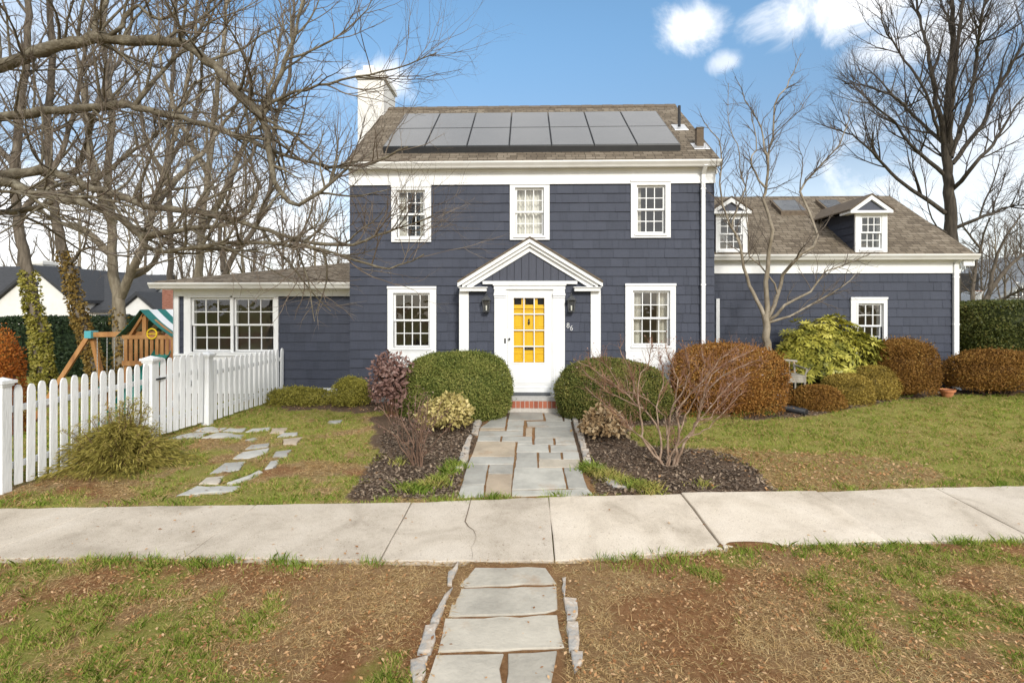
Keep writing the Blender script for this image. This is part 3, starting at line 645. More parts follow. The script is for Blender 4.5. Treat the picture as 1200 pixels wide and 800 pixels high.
for i, p in enumerate(FLAGS): stone_mesh(mb, wpoly(crop_poly(p, 520, 470, 6)), .004 + RNG.normal() * .002, .05, brown.get(i, RNG.random() * .83), .004, .005, shrink=.004)
tag(mb.build('path', M['bluestone']), 'front walk of cut bluestone flags', None, None, 'structure')
LOW = [((535, 112), (925, 115), (982, 204), (440, 221)), ((432, 230), (985, 214), (990, 340), (920, 362), (383, 381)), ((375, 391), (992, 368), (1028, 545), (328, 574)), ((318, 585), (699, 575), (690, 745), (690, 800), (240, 800), (268, 745)),
       ((706, 575), (988, 561), (962, 738), (985, 800), (694, 800)), ((232, 812), (985, 808), (1010, 1010), (120, 1010))]
mb = MB()
for i, p in enumerate(LOW): stone_mesh(mb, wpoly(crop_poly(p, 440, 640, 4.615)), .004, .05, (.5, .35, .62, .5, .2, .5)[i], .007, .006, shrink=.008)
tag(mb.build('path', M['lower_slab']), 'short path of wide stone slabs from sidewalk to street', None, None, 'structure')
# edging stones
def edging(polys, off, k, top, group, labels):
    for p, l in zip(polys, labels): stone_obj('edging_stone', wpoly(crop_poly(p, *off, k)), M['kerb'], top * .85, .12, l, 'edging stone', group, jag=.006, seg=.07, rough=.0035, inset=.014)
edging([((425, 130), (448, 95), (432, 160), (412, 225), (388, 222), (392, 150)), ((420, 232), (385, 300), (345, 425), (295, 420), (375, 270)), ((340, 432), (298, 592), (228, 585), (275, 440)), ((285, 600), (255, 740), (205, 740), (188, 625)),
        ((1010, 180), (1030, 180), (1032, 275), (1014, 275)), ((1016, 290), (1090, 295), (1098, 380), (1080, 408), (1034, 412)), ((1034, 420), (1095, 420), (1105, 480), (1100, 570), (1045, 574)), ((1058, 582), (1120, 580), (1118, 640), (1076, 682))],
       (440, 640), 4.615, .035, 'edging stones of the lower path',
       ['thin edging stone left of the lower path, touching the sidewalk end', 'long slanted edging stone, second on the left of the lower path', 'chunky edging stone, third on the left of the lower path', 'edging stone left of the lower path at the bottom of the photo',
        'thin upright sliver of edging stone right of the lower path', 'orange stained edging stone right of the lower path', 'pale long edging stone right of the lower path', 'short last edging stone right of the lower path'])
edging([((222, 142), (262, 140), (254, 180), (205, 182)), ((205, 186), (252, 184), (242, 238), (196, 236)), ((190, 248), (200, 262), (184, 330), (138, 330), (160, 280)), ((136, 334), (184, 334), (166, 442), (100, 445)), ((92, 450), (140, 448), (135, 490), (85, 492)),
        ((900, 115), (935, 112), (960, 222), (926, 218)), ((934, 226), (984, 240), (990, 266), (944, 264)), ((945, 270), (990, 272), (1002, 340), (965, 338)), ((966, 346), (1020, 352), (1030, 404), (980, 402)), ((980, 408), (1032, 412), (1036, 465), (990, 470)), ((1120, 560), (1180, 555), (1290, 590), (1290, 622), (1190, 622))],
       (520, 470), 6, .05, 'edging stones of the front walk',
       ['edging stone left of the front walk, highest one, beside the clipped dome', 'edging stone left of the front walk, second from the clipped dome', 'edging stone left of the front walk, in the middle of its row', 'longest edging stone left of the front walk', 'last edging stone left of the front walk, nearest the sidewalk',
        'long edging stone right of the front walk, beside the clipped dome', 'small edging stone right of the front walk, second from the dome', 'edging stone right of the front walk, in the middle of its row', 'edging stone right of the front walk, fourth from the dome', 'blunt edging stone right of the front walk, fifth from the dome',
        'flat grey rock among green tufts at the sidewalk corner'])

# ================================================================== HOUSE
YM, YV, YS, YG = 11.0, 10.6, 11.5, 12.3          # main front, entry bay front, sunroom front, garage wing front
house = thing('house', 'navy blue shingled two storey house with white trim and a yellow front door', 'house', (0, YM, .1))
def shingles(mb, x0, x1, z0, z1, Y, openings, course=.197):
    n = int(round((z1 - z0) / course)); course = (z1 - z0) / n
    for i in range(n):
        a, b = z0 + i * course, z0 + (i + 1) * course; cuts = [(x0, x1)]
        for (p, q, s, t) in openings:
            if s < b - .01 and t > a + .01:
                nc = []
                for (u, v) in cuts:
                    if q <= u or p >= v: nc.append((u, v))
                    else:
                        if p > u + .005: nc.append((u, p))
                        if q < v - .005: nc.append((q, v))
                cuts = nc
        for (u, v) in cuts:
            x = u
            while x < v - .001:
                w = random.choice((.12, .16, .2, .25, .31, .38)) * random.uniform(.85, 1.15); e = min(v, x + w)
                if v - e < .05: e = v
                g = .002; pr = .022 + random.uniform(-.004, .004); dz = random.uniform(-.002, .002); r = random.random()
                mb.add([(x + g, Y - pr, a + dz), (e - g, Y - pr, a + dz), (e - g, Y - .003, b + .015), (x + g, Y - .003, b + .015), (x + g, Y, a + dz), (e - g, Y, a + dz)], [(0, 1, 2, 3), (0, 4, 5, 1)], r)
                x = e
def backing(mb, x0, x1, z0, z1, Y, openings, th=.05):
    xs = sorted({x0, x1, *[v for o in openings for v in o[:2] if x0 < v < x1]}); zs = sorted({z0, z1, *[v for o in openings for v in o[2:] if z0 < v < z1]})
    for a, b in zip(xs, xs[1:]):
        for c, d in zip(zs, zs[1:]):
            if not any(o[0] <= (a + b) / 2 <= o[1] and o[2] <= (c + d) / 2 <= o[3] for o in openings): mb.box(a, b, Y, Y + th, c, d, .3)
def rect(px, Y): return (X(px[0], Y), X(px[2], Y), Z(px[3], Y), Z(px[1], Y))     # x0,x1,z0,z1
def ring(mb, o, i, y0, y1):
    mb.box(o[0], i[0], y0, y1, o[2], o[3]); mb.box(i[1], o[1], y0, y1, o[2], o[3])
    if o[3] > i[3]: mb.box(i[0], i[1], y0, y1, i[3], o[3])
    if o[2] < i[2]: mb.box(i[0], i[1], y0, y1, o[2], i[2])
def sashes(parent, g, Y, cols, rows, mid=None, bar=.018, rail=.04):
    """double hung sash pair inside the glass rectangle g; the lower one a step behind"""
    zm = mid if mid is not None else (g[2] + g[3]) / 2
    for k, (z0, z1, y) in enumerate(((zm - .02, g[3] + rail, Y), (g[2] - rail, zm + .02, Y + .035))):
        mb = MB(); ring(mb, (g[0] - rail, g[1] + rail, z0, z1), (g[0], g[1], z0 + rail, z1 - rail), y, y + .033)
        a, b = z0 + rail, z1 - rail
        for c in range(1, cols): x = g[0] + (g[1] - g[0]) * c / cols; mb.box(x - bar / 2, x + bar / 2, y + .002, y + .028, a, b)
        for c in range(1, rows):
            z = a + (b - a) * c / rows
            for q in range(cols):
                u = g[0] + (g[1] - g[0]) * q / cols + (bar / 2 if q else 0); v = g[0] + (g[1] - g[0]) * (q + 1) / cols - (bar / 2 if q < cols - 1 else 0); mb.box(u, v, y + .004, y + .026, z - bar / 2, z + bar / 2)
        mb.build('sash', M['white'], parent)
        gm = MB(); gm.add([(g[0], y + .016, a), (g[1], y + .016, a), (g[1], y + .016, b), (g[0], y + .016, b)], [(0, 1, 2, 3)]); gm.build('glass', M['glass'], parent)
def curtain(parent, x0, x1, z0, z1, Y, folds=7):
    n = folds * 6; V = []; F = []
    for i in range(n + 1):
        t = i / n; x = x0 + (x1 - x0) * t; y = Y + .03 * math.sin(t * folds * 6.283) + .01 * math.sin(t * 40)
        V += [(x, y, z0), (x, y * 1.0 + .004, z1)]
        if i: F.append((2 * i - 2, 2 * i, 2 * i + 1, 2 * i - 1))
    raw('curtain', V, F, M['curtain'], parent, smoothshade=True)
OPEN = {}
def window(opx, gpx, Y, cols, rows, apron=None, key='main', curtains=(), label=None, mid=None):
    o = rect(opx, Y - .05); g = rect(gpx, Y + .02); inn = (g[0] - .042, g[1] + .042, g[2] - .045, g[3] + .042)
    mb = MB(); ring(mb, o, inn, Y - .05, Y + .0)
    mb.box(o[0] - .008, o[1] + .008, Y - .068, Y - .052, o[3] - .045, o[3] + .004)                      # head moulding
    mb.box(inn[0] - .04, inn[1] + .04, Y - .075, Y - .052, inn[2] - .045, inn[2] - .008)                # sill nosing
    ring(mb, (inn[0] - .028, inn[1] + .028, inn[2] + .0, inn[3] + .028), inn, Y - .062, Y - .052)        # inner bead
    for (a, b, c, d) in ((inn[0] - .02, inn[0], inn[2], inn[3]), (inn[1], inn[1] + .02, inn[2], inn[3]), (inn[0], inn[1], inn[3], inn[3] + .02), (inn[0], inn[1], inn[2] - .02, inn[2])): mb.box(a, b, Y + .001, Y + .2, c, d)
    if apron: mb.box(o[0] + .012, o[1] - .012, Y - .046, Y - .001, Z(apron, Y - .05), o[2] - .003)
    w = mb.build('window', M['white'], house, label)
    sashes(w, g, Y + .004, cols, rows, mid)
    for (a, b) in curtains: curtain(w, g[0] + (g[1] - g[0]) * a, g[0] + (g[1] - g[0]) * b, inn[2], inn[3], Y + .16)
    OPEN.setdefault(key, []).append((inn[0], inn[1], inn[2], inn[3])); return w
window((458.5, 216, 505, 283), (468, 225, 496.5, 276), YM, 3, 2, curtains=((-.05, .3), (.8, 1.05)))
window((597.5, 214, 644, 281), (606, 223, 635, 274), YM, 3, 2, curtains=((-.05, 1.05),))
window((739.5, 211.5, 786, 279), (747.5, 221, 776.5, 272), YM, 3, 2, curtains=((-.05, .18),))
window((454, 335.5, 511, 413), (464, 345.5, 502, 405), YM, 4, 2, apron=446)
window((733, 332.5, 792, 411), (743, 343, 782, 402), YM, 4, 2, apron=450, curtains=((-.05, .24), (.73, 1.05)))
# main block
x0, x1 = X(410, YM), X(837, YM); ztop = 5.03
vx0, vx1 = X(540, YV), X(702, YV)
mb = MB(); ops = OPEN['main'] + [(vx0 + .1, vx1 - .1, -.1, Z(345, YV))]
backing(mb, x0, x1, .25, ztop, YM, ops); shingles(mb, x0, x1, .27, Z(217, YM) + .01, YM, ops)
mb.build('wall', M['siding'], house, 'front wall of the main block')
mb = MB()                                                                         # side and rear walls with their gables
RY, RZ = 14.1, 7.675; EZ, EY = 5.235, 10.80
gpoly = [(YM + .05, .1), (17.2, .1), (17.2, 5.0), (RY, RZ - .14), (YM + .05, 5.2)]
for a, b in ((x0, x0 + .1), (x1 - .1, x1)): mb.prism(gpoly, a, b, 'x')
mb.box(x0 + .1, x1 - .1, 17.1, 17.2, .1, 5.0)
mb.build('wall', M['siding'], house, 'side and rear walls of the main block')
mb = MB(); mb.box(x0 + .1, x1 - .1, 14.2, 14.3, .3, 5.0); mb.box(x0 + .1, x1 - .1, YM + .06, 14.2, 2.75, 2.95); mb.box(x0 + .1, x1 - .1, YM + .06, 14.2, .28, .4); mb.box(x0 + .1, x1 - .1, YM + .06, 14.2, 5.0, 5.06)
for xx in (-1.4, 1.5): mb.box(xx, xx + .12, YM + .4, 14.2, .4, 2.75); mb.box(xx, xx + .12, YM + .06, 14.2, 2.95, 5.0)
mb.build('interior_wall', M['dim_room'], house)
mb = MB(); ov = .055; rx0, rx1 = x0 - ov, x1 + .07; sl = (RZ - EZ) / (RY - EY)
mb.prism([(EY, EZ), (RY, RZ), (17.55, EZ), (17.55, EZ - .09), (RY, RZ - .12), (EY, EZ - .05)], rx0, rx1, 'x')
rf = mb.build('roof', M['roof'], house, 'main roof of brown asphalt shingles')
mb = MB()
for k in range(28): xx = rx0 + (rx1 - rx0) * k / 28; mb.prism([(RY - .16, RZ - .09), (RY, RZ + .022 + .006 * (k % 2)), (RY + .16, RZ - .09), (RY + .16, RZ - .115), (RY, RZ - .002), (RY - .16, RZ - .115)], xx, xx + (rx1 - rx0) / 28 - .006, 'x')
mb.build('ridge_cap', M['roof_side'], rf)
mb = MB(); fz = Z(216, YM - .04)
mb.box(x0 - .01, x1 + .01, YM - .045, YM - .024, fz, 5.12); mb.box(x0 - .01, x1 + .01, YM - .06, YM - .046, 5.07, 5.12)
mb.box(x0 - .02, x1 + .03, EY + .035, YM + .1, 5.122, 5.14)
mb.box(x1 + .035, x1 + .06, YM - .02, YM + 6, 5.0, 5.13)
mb.build('frieze', M['white'], house)
def gutter(xa, xb, yb, zt, parent=house):
    mb = MB(); mb.prism([(yb, zt), (yb, zt - .125), (yb - .07, zt - .125), (yb - .085, zt - .09), (yb - .125, zt - .035), (yb - .125, zt), (yb - .118, zt), (yb - .118, zt - .03), (yb - .08, zt - .085), (yb - .01, zt - .11), (yb - .01, zt)], xa, xb, 'x')
    return mb.build('gutter', M['gutter'], parent)
gutter(x0 - .06, x1 + .075, EY + .03, EZ - .005)
def downspout(px, Y, ztop_, zbot, w=.075, sw=.12):
    xc = X(px, Y); mb = MB(); mb.box(xc - w / 2, xc + w / 2, Y - .055, Y, zbot + .12, ztop_ - .16)
    mb.bar((xc, Y - .028, ztop_ - .17), (xc, Y - .028 - sw, ztop_ - .02), w, .055); mb.bar((xc, Y - .028, zbot + .13), (xc + .02, Y - .2, zbot + .03), w, .055)
    for z in (ztop_ - .5, (ztop_ + zbot) / 2, zbot + .6): mb.box(xc - w / 2 - .012, xc + w / 2 + .012, Y - .058, Y + .0, z, z + .03)
    return mb.build('downspout', M['white'], house)
downspout(823.5, YM - .05, 5.15, .1, sw=.17)
mb = MB(); cx0, cx1 = X(420, 13.6), x0 + .0                                        # painted chimney outside the left gable
mb.box(cx0, cx1 + .02, 13.55, 14.75, .1, Z(92, 13.6) - .02); zc = Z(90, 13.6); mb.box(cx0 - .06, cx1 + .07, 13.49, 14.81, zc, zc + .09); mb.box(cx0 - .02, cx1 + .03, 13.53, 14.77, zc - .03, zc); mb.box(cx0 - .03, cx1 + .04, 13.52, 14.78, zc + .093, zc + .19)
ch = mb.build('chimney', M['stucco'], house); mb = MB(); mb.box(cx0 + .1, cx0 + .38, 13.7, 14.05, zc + .192, zc + .40); mb.build('chimney_pot', M['stucco'], ch)
# roof vents
mb = MB(); p = np.array((X(796, 12.55), 12.55, EZ + (12.55 - EY) * sl)); mb.tube([p - (0, 0, .1), p + (0, 0, .52)], .035, 10); vp = mb.build('vent_pipe', M['black_metal'], rf)
mb = MB(); mb.slab([p + (-.16, -.2, -.125), p + (.16, -.2, -.125), p + (.16, .14, .12), p + (-.16, .14, .12)], .012); mb.build('flashing', M['silver'], rf)
p = np.array((X(819.5, 11.5), 11.5, EZ + (11.5 - EY) * sl)); mb = MB(); mb.box(p[0] - .075, p[0] + .075, p[1] - .07, p[1] + .07, p[2] - .1, p[2] + .36); mb.box(p[0] - .085, p[0] + .085, p[1] - .08, p[1] + .08, p[2] + .363, p[2] + .39); mb.build('vent_stack', M['roof_side'], rf)
mb = MB(); mb.slab([p + (-.17, -.2, -.125), p + (.17, -.2, -.125), p + (.17, .1, .09), p + (-.17, .1, .09)], .012); mb.build('flashing', M['silver'], rf)
# entry bay with its gabled hood
vz = Z(332, YV); dl, dr, dt, db = X(595, YV), X(646.5, YV), Z(341.5, YV), Z(454, YV)
fl, fr = X(579.5, YV), X(661.7, YV)
mb = MB(); ops = [(fl + .05, fr - .05, -1, Z(336, YV))]
backing(mb, vx0, vx1, .25, vz + .0, YV, ops); shingles(mb, X(549, YV) - .02, X(692.5, YV) + .02, .27, vz, YV, ops, .205)
for a, b in ((vx0, vx0 + .05), (vx1 - .05, vx1)): mb.box(a, b, YV + .051, YM + .02, .25, vz)
bay = mb.build('entry_bay', M['siding'], house)
mb = MB(); mb.box(x0 + .02, vx0 - .001, YM + .01, YM + .1, -.2, .255); mb.box(vx1 + .001, x1 - .02, YM + .01, YM + .1, -.2, .255); mb.box(vx0 + .02, vx1 - .02, YV + .01, YV + .1, -.2, .248); mb.build('foundation', M['stone_grey'], house)
for a, b, c, d in ((X(540, YV), X(549.5, YV), vx0 - .028, vx0 - .004), (X(692, YV), X(702, YV), vx1 + .004, vx1 + .028)):
    mb = MB(); lo, hi = min(a, c), max(b, d); mb.box(lo, hi, YV - .045, YV - .024, .3, Z(341, YV)); mb.box(c, d, YV - .0235, YM - .03, .3, Z(341, YV)); mb.build('corner_board', M['white'], bay)
yh = YV - .2; hl, ha, hr = (X(536, yh), Z(331.5, yh)), (X(621, yh), Z(279, yh)), (X(706.5, yh), Z(330.5, yh))
hl = (hl[0], (hl[1] + hr[1]) / 2); hr = (hr[0], hl[1]); xm = (hl[0] + hr[0]) / 2; ha = (xm, ha[1])
def chev(top, th, drop=0.0, inset=0.0):
    k = (ha[1] - hl[1]) / (xm - hl[0]); l, r = hl[0] + inset, hr[0] - inset; a = ha[1] - drop; e = a - k * (xm - l)
    return [(l, e), (xm, a), (r, e), (r, e - th), (xm, a - th), (l, e - th)]
mb = MB(); mb.prism(chev(0, .03, -.034), yh - .03, YM + .0, 'y'); mb.build('roof', M['roof_side'], bay)
mb = MB(); mb.prism(chev(0, .085), yh, YM - .03, 'y'); mb.prism(chev(0, .07, .087, .09), yh + .05, YM - .03, 'y'); mb.prism(chev(0, .10, .159, .18), yh + .11, YM - .03, 'y')
k = (ha[1] - hl[1]) / (xm - hl[0])
for a, b in ((hl[0] + .02, X(571, yh)), (X(672.5, yh), hr[0] - .02)):                                     # cornice returns
    mb.box(a, b, yh + .02, YM - .03, Z(337, yh), hl[1] - .088); mb.box(a + .02, b - .02, yh + .05, YM - .03, Z(341, yh), Z(337, yh) - .002)
mb.box(X(566, YV), X(676, YV), YV - .09, YV - .02, Z(333, YV), Z(329.5, YV))
mb.build('pediment', M['white'], bay)
mb = MB(); l, r, a = X(560, YV - .06), X(680, YV - .06), Z(288, YV - .06); n = 14
for i in range(n):
    u, v = l + (r - l) * i / n + .004, l + (r - l) * (i + 1) / n - .004; zb = Z(330, YV) - .02; h = lambda x: zb + (a - zb) * (1 - abs(x - xm) / (r - xm))
    poly = [(u, zb), (v, zb), (v, max(zb + .01, h(v)))] + ([(xm, a)] if u < xm < v else []) + [(u, max(zb + .01, h(u)))]; mb.prism(poly, YV - .055, YV - .02, 'y')
mb.prism([(l, Z(330, YV) - .02), (r, Z(330, YV) - .02), (xm, a)], YV - .02, YV, 'y')
mb.build('tympanum', M['navy_board'], bay)
# door surround
mb = MB(); zt = Z(339, YV); zb = Z(462, YV)
for s, (a, b) in ((0, (fl, dl - .03)), (1, (dr + .03, fr))):
    mb.box(a, b, YV - .05, YV + .06, zb, zt - .002); mb.box(a + .05, b - .05, YV - .062, YV - .052, zb + .25, Z(352, YV))
    mb.box(a - .01, b + .01, YV - .075, YV - .052, Z(346.5, YV), Z(343.5, YV)); mb.box(a - .003, b + .003, YV - .065, YV - .052, Z(349, YV), Z(347.2, YV)); mb.box(a - .006, b + .006, YV - .07, YV - .052, zb, zb + .2)
mb.box(fl - .01, fr + .01, YV - .06, YV + .06, zt, Z(332.5, YV)); mb.box(fl - .03, fr + .03, YV - .085, YV - .062, Z(334.5, YV), Z(332.6, YV))
mb.box(dl - .03, dr + .03, YV - .02, YV + .06, dt + .005, zt - .002)
for a, b in ((dl - .03, dl - .004), (dr + .004, dr + .03)): mb.box(a, b, YV - .03, YV + .2, zb, dt + .004)
mb.box(dl - .03, dr + .03, YV - .05, YV + .2, zb - .02, db - .004)
mb.build('door_surround', M['white'], house)
sd = MB(); g = (X(602, YV), X(638, YV), Z(424.5, YV), Z(349, YV))
ring(sd, (dl, dr, db, dt), g, YV - .028, YV + .01); ring(sd, (g[0] - .03, g[1] + .03, g[2] - .03, g[3] + .03), g, YV - .036, YV - .029)
sd.box(dl + .05, dr - .05, YV - .035, YV - .029, Z(450, YV), Z(432, YV)); sd.box(dl + .06, dr - .06, YV - .04, YV - .0355, Z(448, YV), Z(434, YV))
for c in (1, 2): x = g[0] + (g[1] - g[0]) * c / 3; sd.box(x - .009, x + .009, YV - .02, YV - .004, g[2], g[3])
for c in (1, 2, 3):
    z = g[2] + (g[3] - g[2]) * c / 4
    for q in range(3): sd.box(g[0] + (g[1] - g[0]) * q / 3 + (.011 if q else 0), g[0] + (g[1] - g[0]) * (q + 1) / 3 - (.011 if q < 2 else 0), YV - .018, YV - .006, z - .011, z + .011)
sd = sd.build('storm_door', M['white'], house)
mb = MB(); mb.add([(g[0], YV - .008, g[2]), (g[1], YV - .008, g[2]), (g[1], YV - .008, g[3]), (g[0], YV - .008, g[3])], [(0, 1, 2, 3)]); mb.build('glass', M['door_glass'], sd)
mb = MB(); xk, zk = X(597, YV), Z(397, YV); mb.tube([(xk, YV - .03, zk), (xk, YV - .075, zk)], .022, 10); mb.build('handle', M['black_metal'], sd)
mb = MB(); xk, zk = X(592, YV), Z(399, YV); mb.box(xk - .016, xk + .016, YV - .062, YV - .051, zk - .05, zk + .05); mb.build('latch_plate', M['black_metal'], sd)
yd = YV + .032; mb = MB(); win3 = [(X(a, yd), X(b, yd), Z(357, yd), Z(349.5, yd)) for a, b in ((602.5, 611), (615.5, 626), (630, 637.5))]
backing(mb, dl, dr, db, dt, yd, win3, .045)
for a, b, c, d in ((602, 611.5, 423, 414), (615, 625.5, 423, 414), (629, 638.5, 423, 414), (602, 611.5, 408.5, 388), (615, 625.5, 408.5, 388), (629, 638.5, 408.5, 388), (602, 611.5, 384.5, 364), (615, 625.5, 384.5, 364), (629, 638.5, 384.5, 364)):
    r_ = (X(a, yd), X(b, yd), Z(c, yd), Z(d, yd)); ring(mb, (r_[0] - .012, r_[1] + .012, r_[2] - .012, r_[3] + .012), r_, yd - .012, yd - .001); mb.box(r_[0] + .03, r_[1] - .03, yd - .008, yd - .001, r_[2] + .03, r_[3] - .03)
mb.box(dl + .05, dr - .05, yd - .03, yd - .002, Z(361.5, yd), Z(359.5, yd))
fd = mb.build('front_door', M['yellow'], house)
mb = MB(); mb.box(dl, dr, yd + .3, yd + .32, db, dt); mb.build('interior_wall', M['black_metal'], house)
mb = MB(); xk = X(619.8, yd); mb.lathe((0, 0, 0), [(.001, 0), (.016, .01), (.024, .05), (.012, .09), (.018, .11), (.001, .13)], 10); mb.v = [(xk + a, yd - .03 + b, Z(380.5, yd) + c) for a, b, c in mb.v]; mb.build('knocker', M['black_metal'], fd)
mb = MB(); mb.box(X(614.5, yd), X(625.5, yd), yd - .02, yd - .002, Z(409.7, yd), Z(407.2, yd)); mb.build('mail_slot', M['black_metal'], fd)
# step
gz = .10; mb = MB(); sx0, sx1 = X(584, 10.3), X(667, 10.3); mb.box(sx0, sx1, 10.16, YV - .06, Z(469, 10.2), Z(464.5, 10.2)); st = mb.build('step', M['stone_grey'], house)
zb0, zb1 = Z(478, 10.17), Z(469.6, 10.17); mb = MB(); n = 16
for i in range(n):
    a = sx0 + (sx1 - sx0) * i / n; mb.box(a + .006, a + (sx1 - sx0) / n - .006, 10.15 + random.uniform(-.003, .003), 10.35, zb0 + .004, zb1 - .002, random.random())
mb.build('brick', M['brick'], st); mb = MB(); mb.box(sx0 + .003, sx1 - .003, 10.158, YV - .06, zb0 - .15, Z(469, 10.2) - .003); mb.build('mortar', M['mortar'], st)
mb = MB(); mb.box(X(600, 10.4), X(645, 10.4), 10.3, YV - .075, Z(464.5, 10.2) + .001, Z(464.5, 10.2) + .03); tag(mb.build('doormat', M['grey_rubber'], None), 'dark grey doormat on the stone doorstep', 'doormat')
# house number 86
def digits(px, py, txt, h):
    o = None; xx, zz = X(px, YV - .035), Z(py, YV - .035); mb = MB()
    shapes = {'8': [[(.25 + .22 * math.sin(t), .75 + .2 * math.cos(t)) for t in np.linspace(0, 6.283, 13)], [(.25 + .25 * math.sin(t), .28 + .26 * math.cos(t)) for t in np.linspace(0, 6.283, 13)]],
              '6': [[(.42, .95), (.22, .8), (.06, .55), (.02, .3)], [(.25 + .24 * math.sin(t), .27 + .25 * math.cos(t)) for t in np.linspace(0, 6.283, 13)]]}
    for i, c in enumerate(txt):
        for s in shapes[c]: mb.tube([(xx + (.0 + i * .07 + a * .095 + b * .0), YV - .032, zz - i * .05 + b * h) for a, b in s], .0065, 6)
    mb.build('house_number', M['white'], house, 'white metal digits 86 hung on a slant')
digits(664.3, 384, '86', .10)
# wall lanterns
def lantern(px, label):
    xc = X(px, YV); t = thing('wall_lantern', label, 'lantern', (xc, YV - .02, Z(356, YV)), 'wall lanterns beside the front door'); L0 = np.array((xc, YV - .13, Z(363, YV)))
    mb = MB(); mb.box(xc - .05, xc + .05, YV - .04, YV - .022, L0[2] + .0, L0[2] + .22); mb.tube([(xc, YV - .03, L0[2] + .2), (xc, YV - .09, L0[2] + .33), (xc, YV - .13, L0[2] + .31)], .01, 6); mb.build('bracket', M['lantern_metal'], t)
    mb = MB()
    for k in range(4):
        a = math.pi / 4 + k * math.pi / 2; c, s = math.cos(a), math.sin(a); mb.bar(L0 + (c * .075, s * .075, -.02), L0 + (c * .105, s * .105, .2), .014, .014)
    mb.box(xc - .06, xc + .06, L0[1] - .06, L0[1] + .06, L0[2] - .035, L0[2] - .018)
    mb.add([tuple(L0 + (sx * .10, sy * .10, .2)) for sx, sy in ((-1, -1), (1, -1), (1, 1), (-1, 1))] + [tuple(L0 + (sx * .03, sy * .03, .28)) for sx, sy in ((-1, -1), (1, -1), (1, 1), (-1, 1))], [(0, 1, 5, 4), (1, 2, 6, 5), (2, 3, 7, 6), (3, 0, 4, 7), (4, 5, 6, 7), (3, 2, 1, 0)])
    mb.lathe(L0, [(.03, .282), (.015, .30), (.02, .32), (.002, .345)], 8); mb.lathe(L0, [(.002, -.07), (.015, -.055), (.03, -.037)], 8); mb.build('lantern_cage', M['lantern_metal'], t)
    mb = MB(); mb.box(xc - .062, xc + .062, L0[1] - .062, L0[1] + .062, L0[2] - .012, L0[2] + .185); mb.build('glass', M['door_glass'], t)
    mb = MB(); mb.tube([L0 + (0, 0, -.01), L0 + (0, 0, .09)], .014, 8); mb.build('candle', M['curtain'], t)
lantern(570.5, 'small dark lantern on the navy wall between porch board and door, door handle side')
lantern(669, 'small dark lantern on the navy wall just above the house number')

# ---- sunroom
sx0, sx1 = X(206, YS), x0; zf = Z(347, YS)
wg = [(227.6, 351, 270, 410.5), (277.3, 351, 320, 410.5)]; gl = [rect(p, YS + .02) for p in wg]
ops = [(a - .045, b + .045, c - .045, d + .045) for a, b, c, d in gl]; OPEN['sun'] = ops
mb = MB(); backing(mb, sx0, sx1, .3, zf + .3, YS, ops); shingles(mb, X(327, YS) - .02, sx1, Z(455, YS), zf, YS, [], .205); shingles(mb, X(211, YS), X(218, YS), Z(417, YS), zf, YS, [], .205)
mb.box(sx0, sx0 + .08, YS + .05, 15.5, .2, zf + .25); mb.box(sx0 + .08, sx1, 15.42, 15.5, .2, zf + .25); mb.build('wall', M['siding'], house, 'sunroom walls')
mb = MB(); o = (X(217, YS), X(327, YS), Z(417, YS), zf)
xs = [o[0], ops[0][0], ops[0][1], ops[1][0], ops[1][1], o[1]]
for a, b in ((0, 1), (2, 3), (4, 5)): mb.box(xs[a], xs[b], YS - .05, YS - .001, o[2], o[3])
for q in ops: mb.box(q[0], q[1], YS - .05, YS - .001, q[3], o[3]); mb.box(q[0], q[1], YS - .05, YS - .001, o[2], q[2]); mb.box(q[0] - .05, q[1] + .05, YS - .075, YS - .052, q[3] + .01, q[3] + .035); mb.box(q[0] - .03, q[1] + .03, YS - .08, YS - .052, q[2] - .03, q[2] - .004)
for q in ops:
    for (a, b, c, d) in ((q[0] - .02, q[0], q[2], q[3]), (q[1], q[1] + .02, q[2], q[3]), (q[0], q[1], q[3], q[3] + .02), (q[0], q[1], q[2] - .02, q[2])): mb.box(a, b, YS + .001, YS + .18, c, d)
w = mb.build('window', M['white'], house, 'paired sunroom windows')
for g in gl: sashes(w, g, YS + .004, 3, 2)
mb = MB(); mb.box(X(210.6, YS), X(327, YS), YS - .04, YS - .02, .2, Z(418, YS)); mb.box(X(206, YS), X(328, YS), YS - .085, YS - .041, Z(417.5, YS), Z(415, YS))
for k in range(27): xx = X(211, YS) + k * .08; mb.box(xx, xx + .072, YS - .045, YS - .041, .2, Z(419, YS))
mb.build('lower_panel', M['white'], house)
mb = MB(); mb.box(X(205.5, YS), X(211, YS), YS - .06, YS - .021, .2, Z(338, YS)); mb.box(sx0 - .02, sx0 - .001, YS - .06, YS + .1, .2, Z(338, YS)); mb.build('corner_board', M['white'], house)
mb = MB(); mb.box(X(211, YS), sx1, YS - .06, YS - .021, zf, Z(338, YS) + .06); mb.box(sx0 - .2, sx1, 11.13, YS, Z(338.5, 11.1), Z(337.5, 11.1)); mb.build('frieze', M['white'], house); mb = MB(); mb.box(X(327, YS), sx1, YS - .05, YS - .001, Z(459.5, YS), Z(455.3, YS)); mb.build('skirt_board', M['white'], house)
mb = MB(); mb.box(sx0 + .01, sx1, YS - .0, YS + .1, -.2, Z(459.7, YS)); mb.build('foundation', M['stone_grey'], house)
mb = MB(); se, ey = Z(329, 11.1), 11.12; ap = (-4.0, 13.5, Z(304, 13.5)); A = (sx0 - .22, ey, se); B = (sx1, ey, se); C = (sx1, 15.9, se); D = (sx0 - .22, 15.9, se); E = (sx1, 13.5, ap[2])
V = [A, B, C, D, ap, E] + [(p[0], p[1], p[2] - .06) for p in (A, B, C, D)]
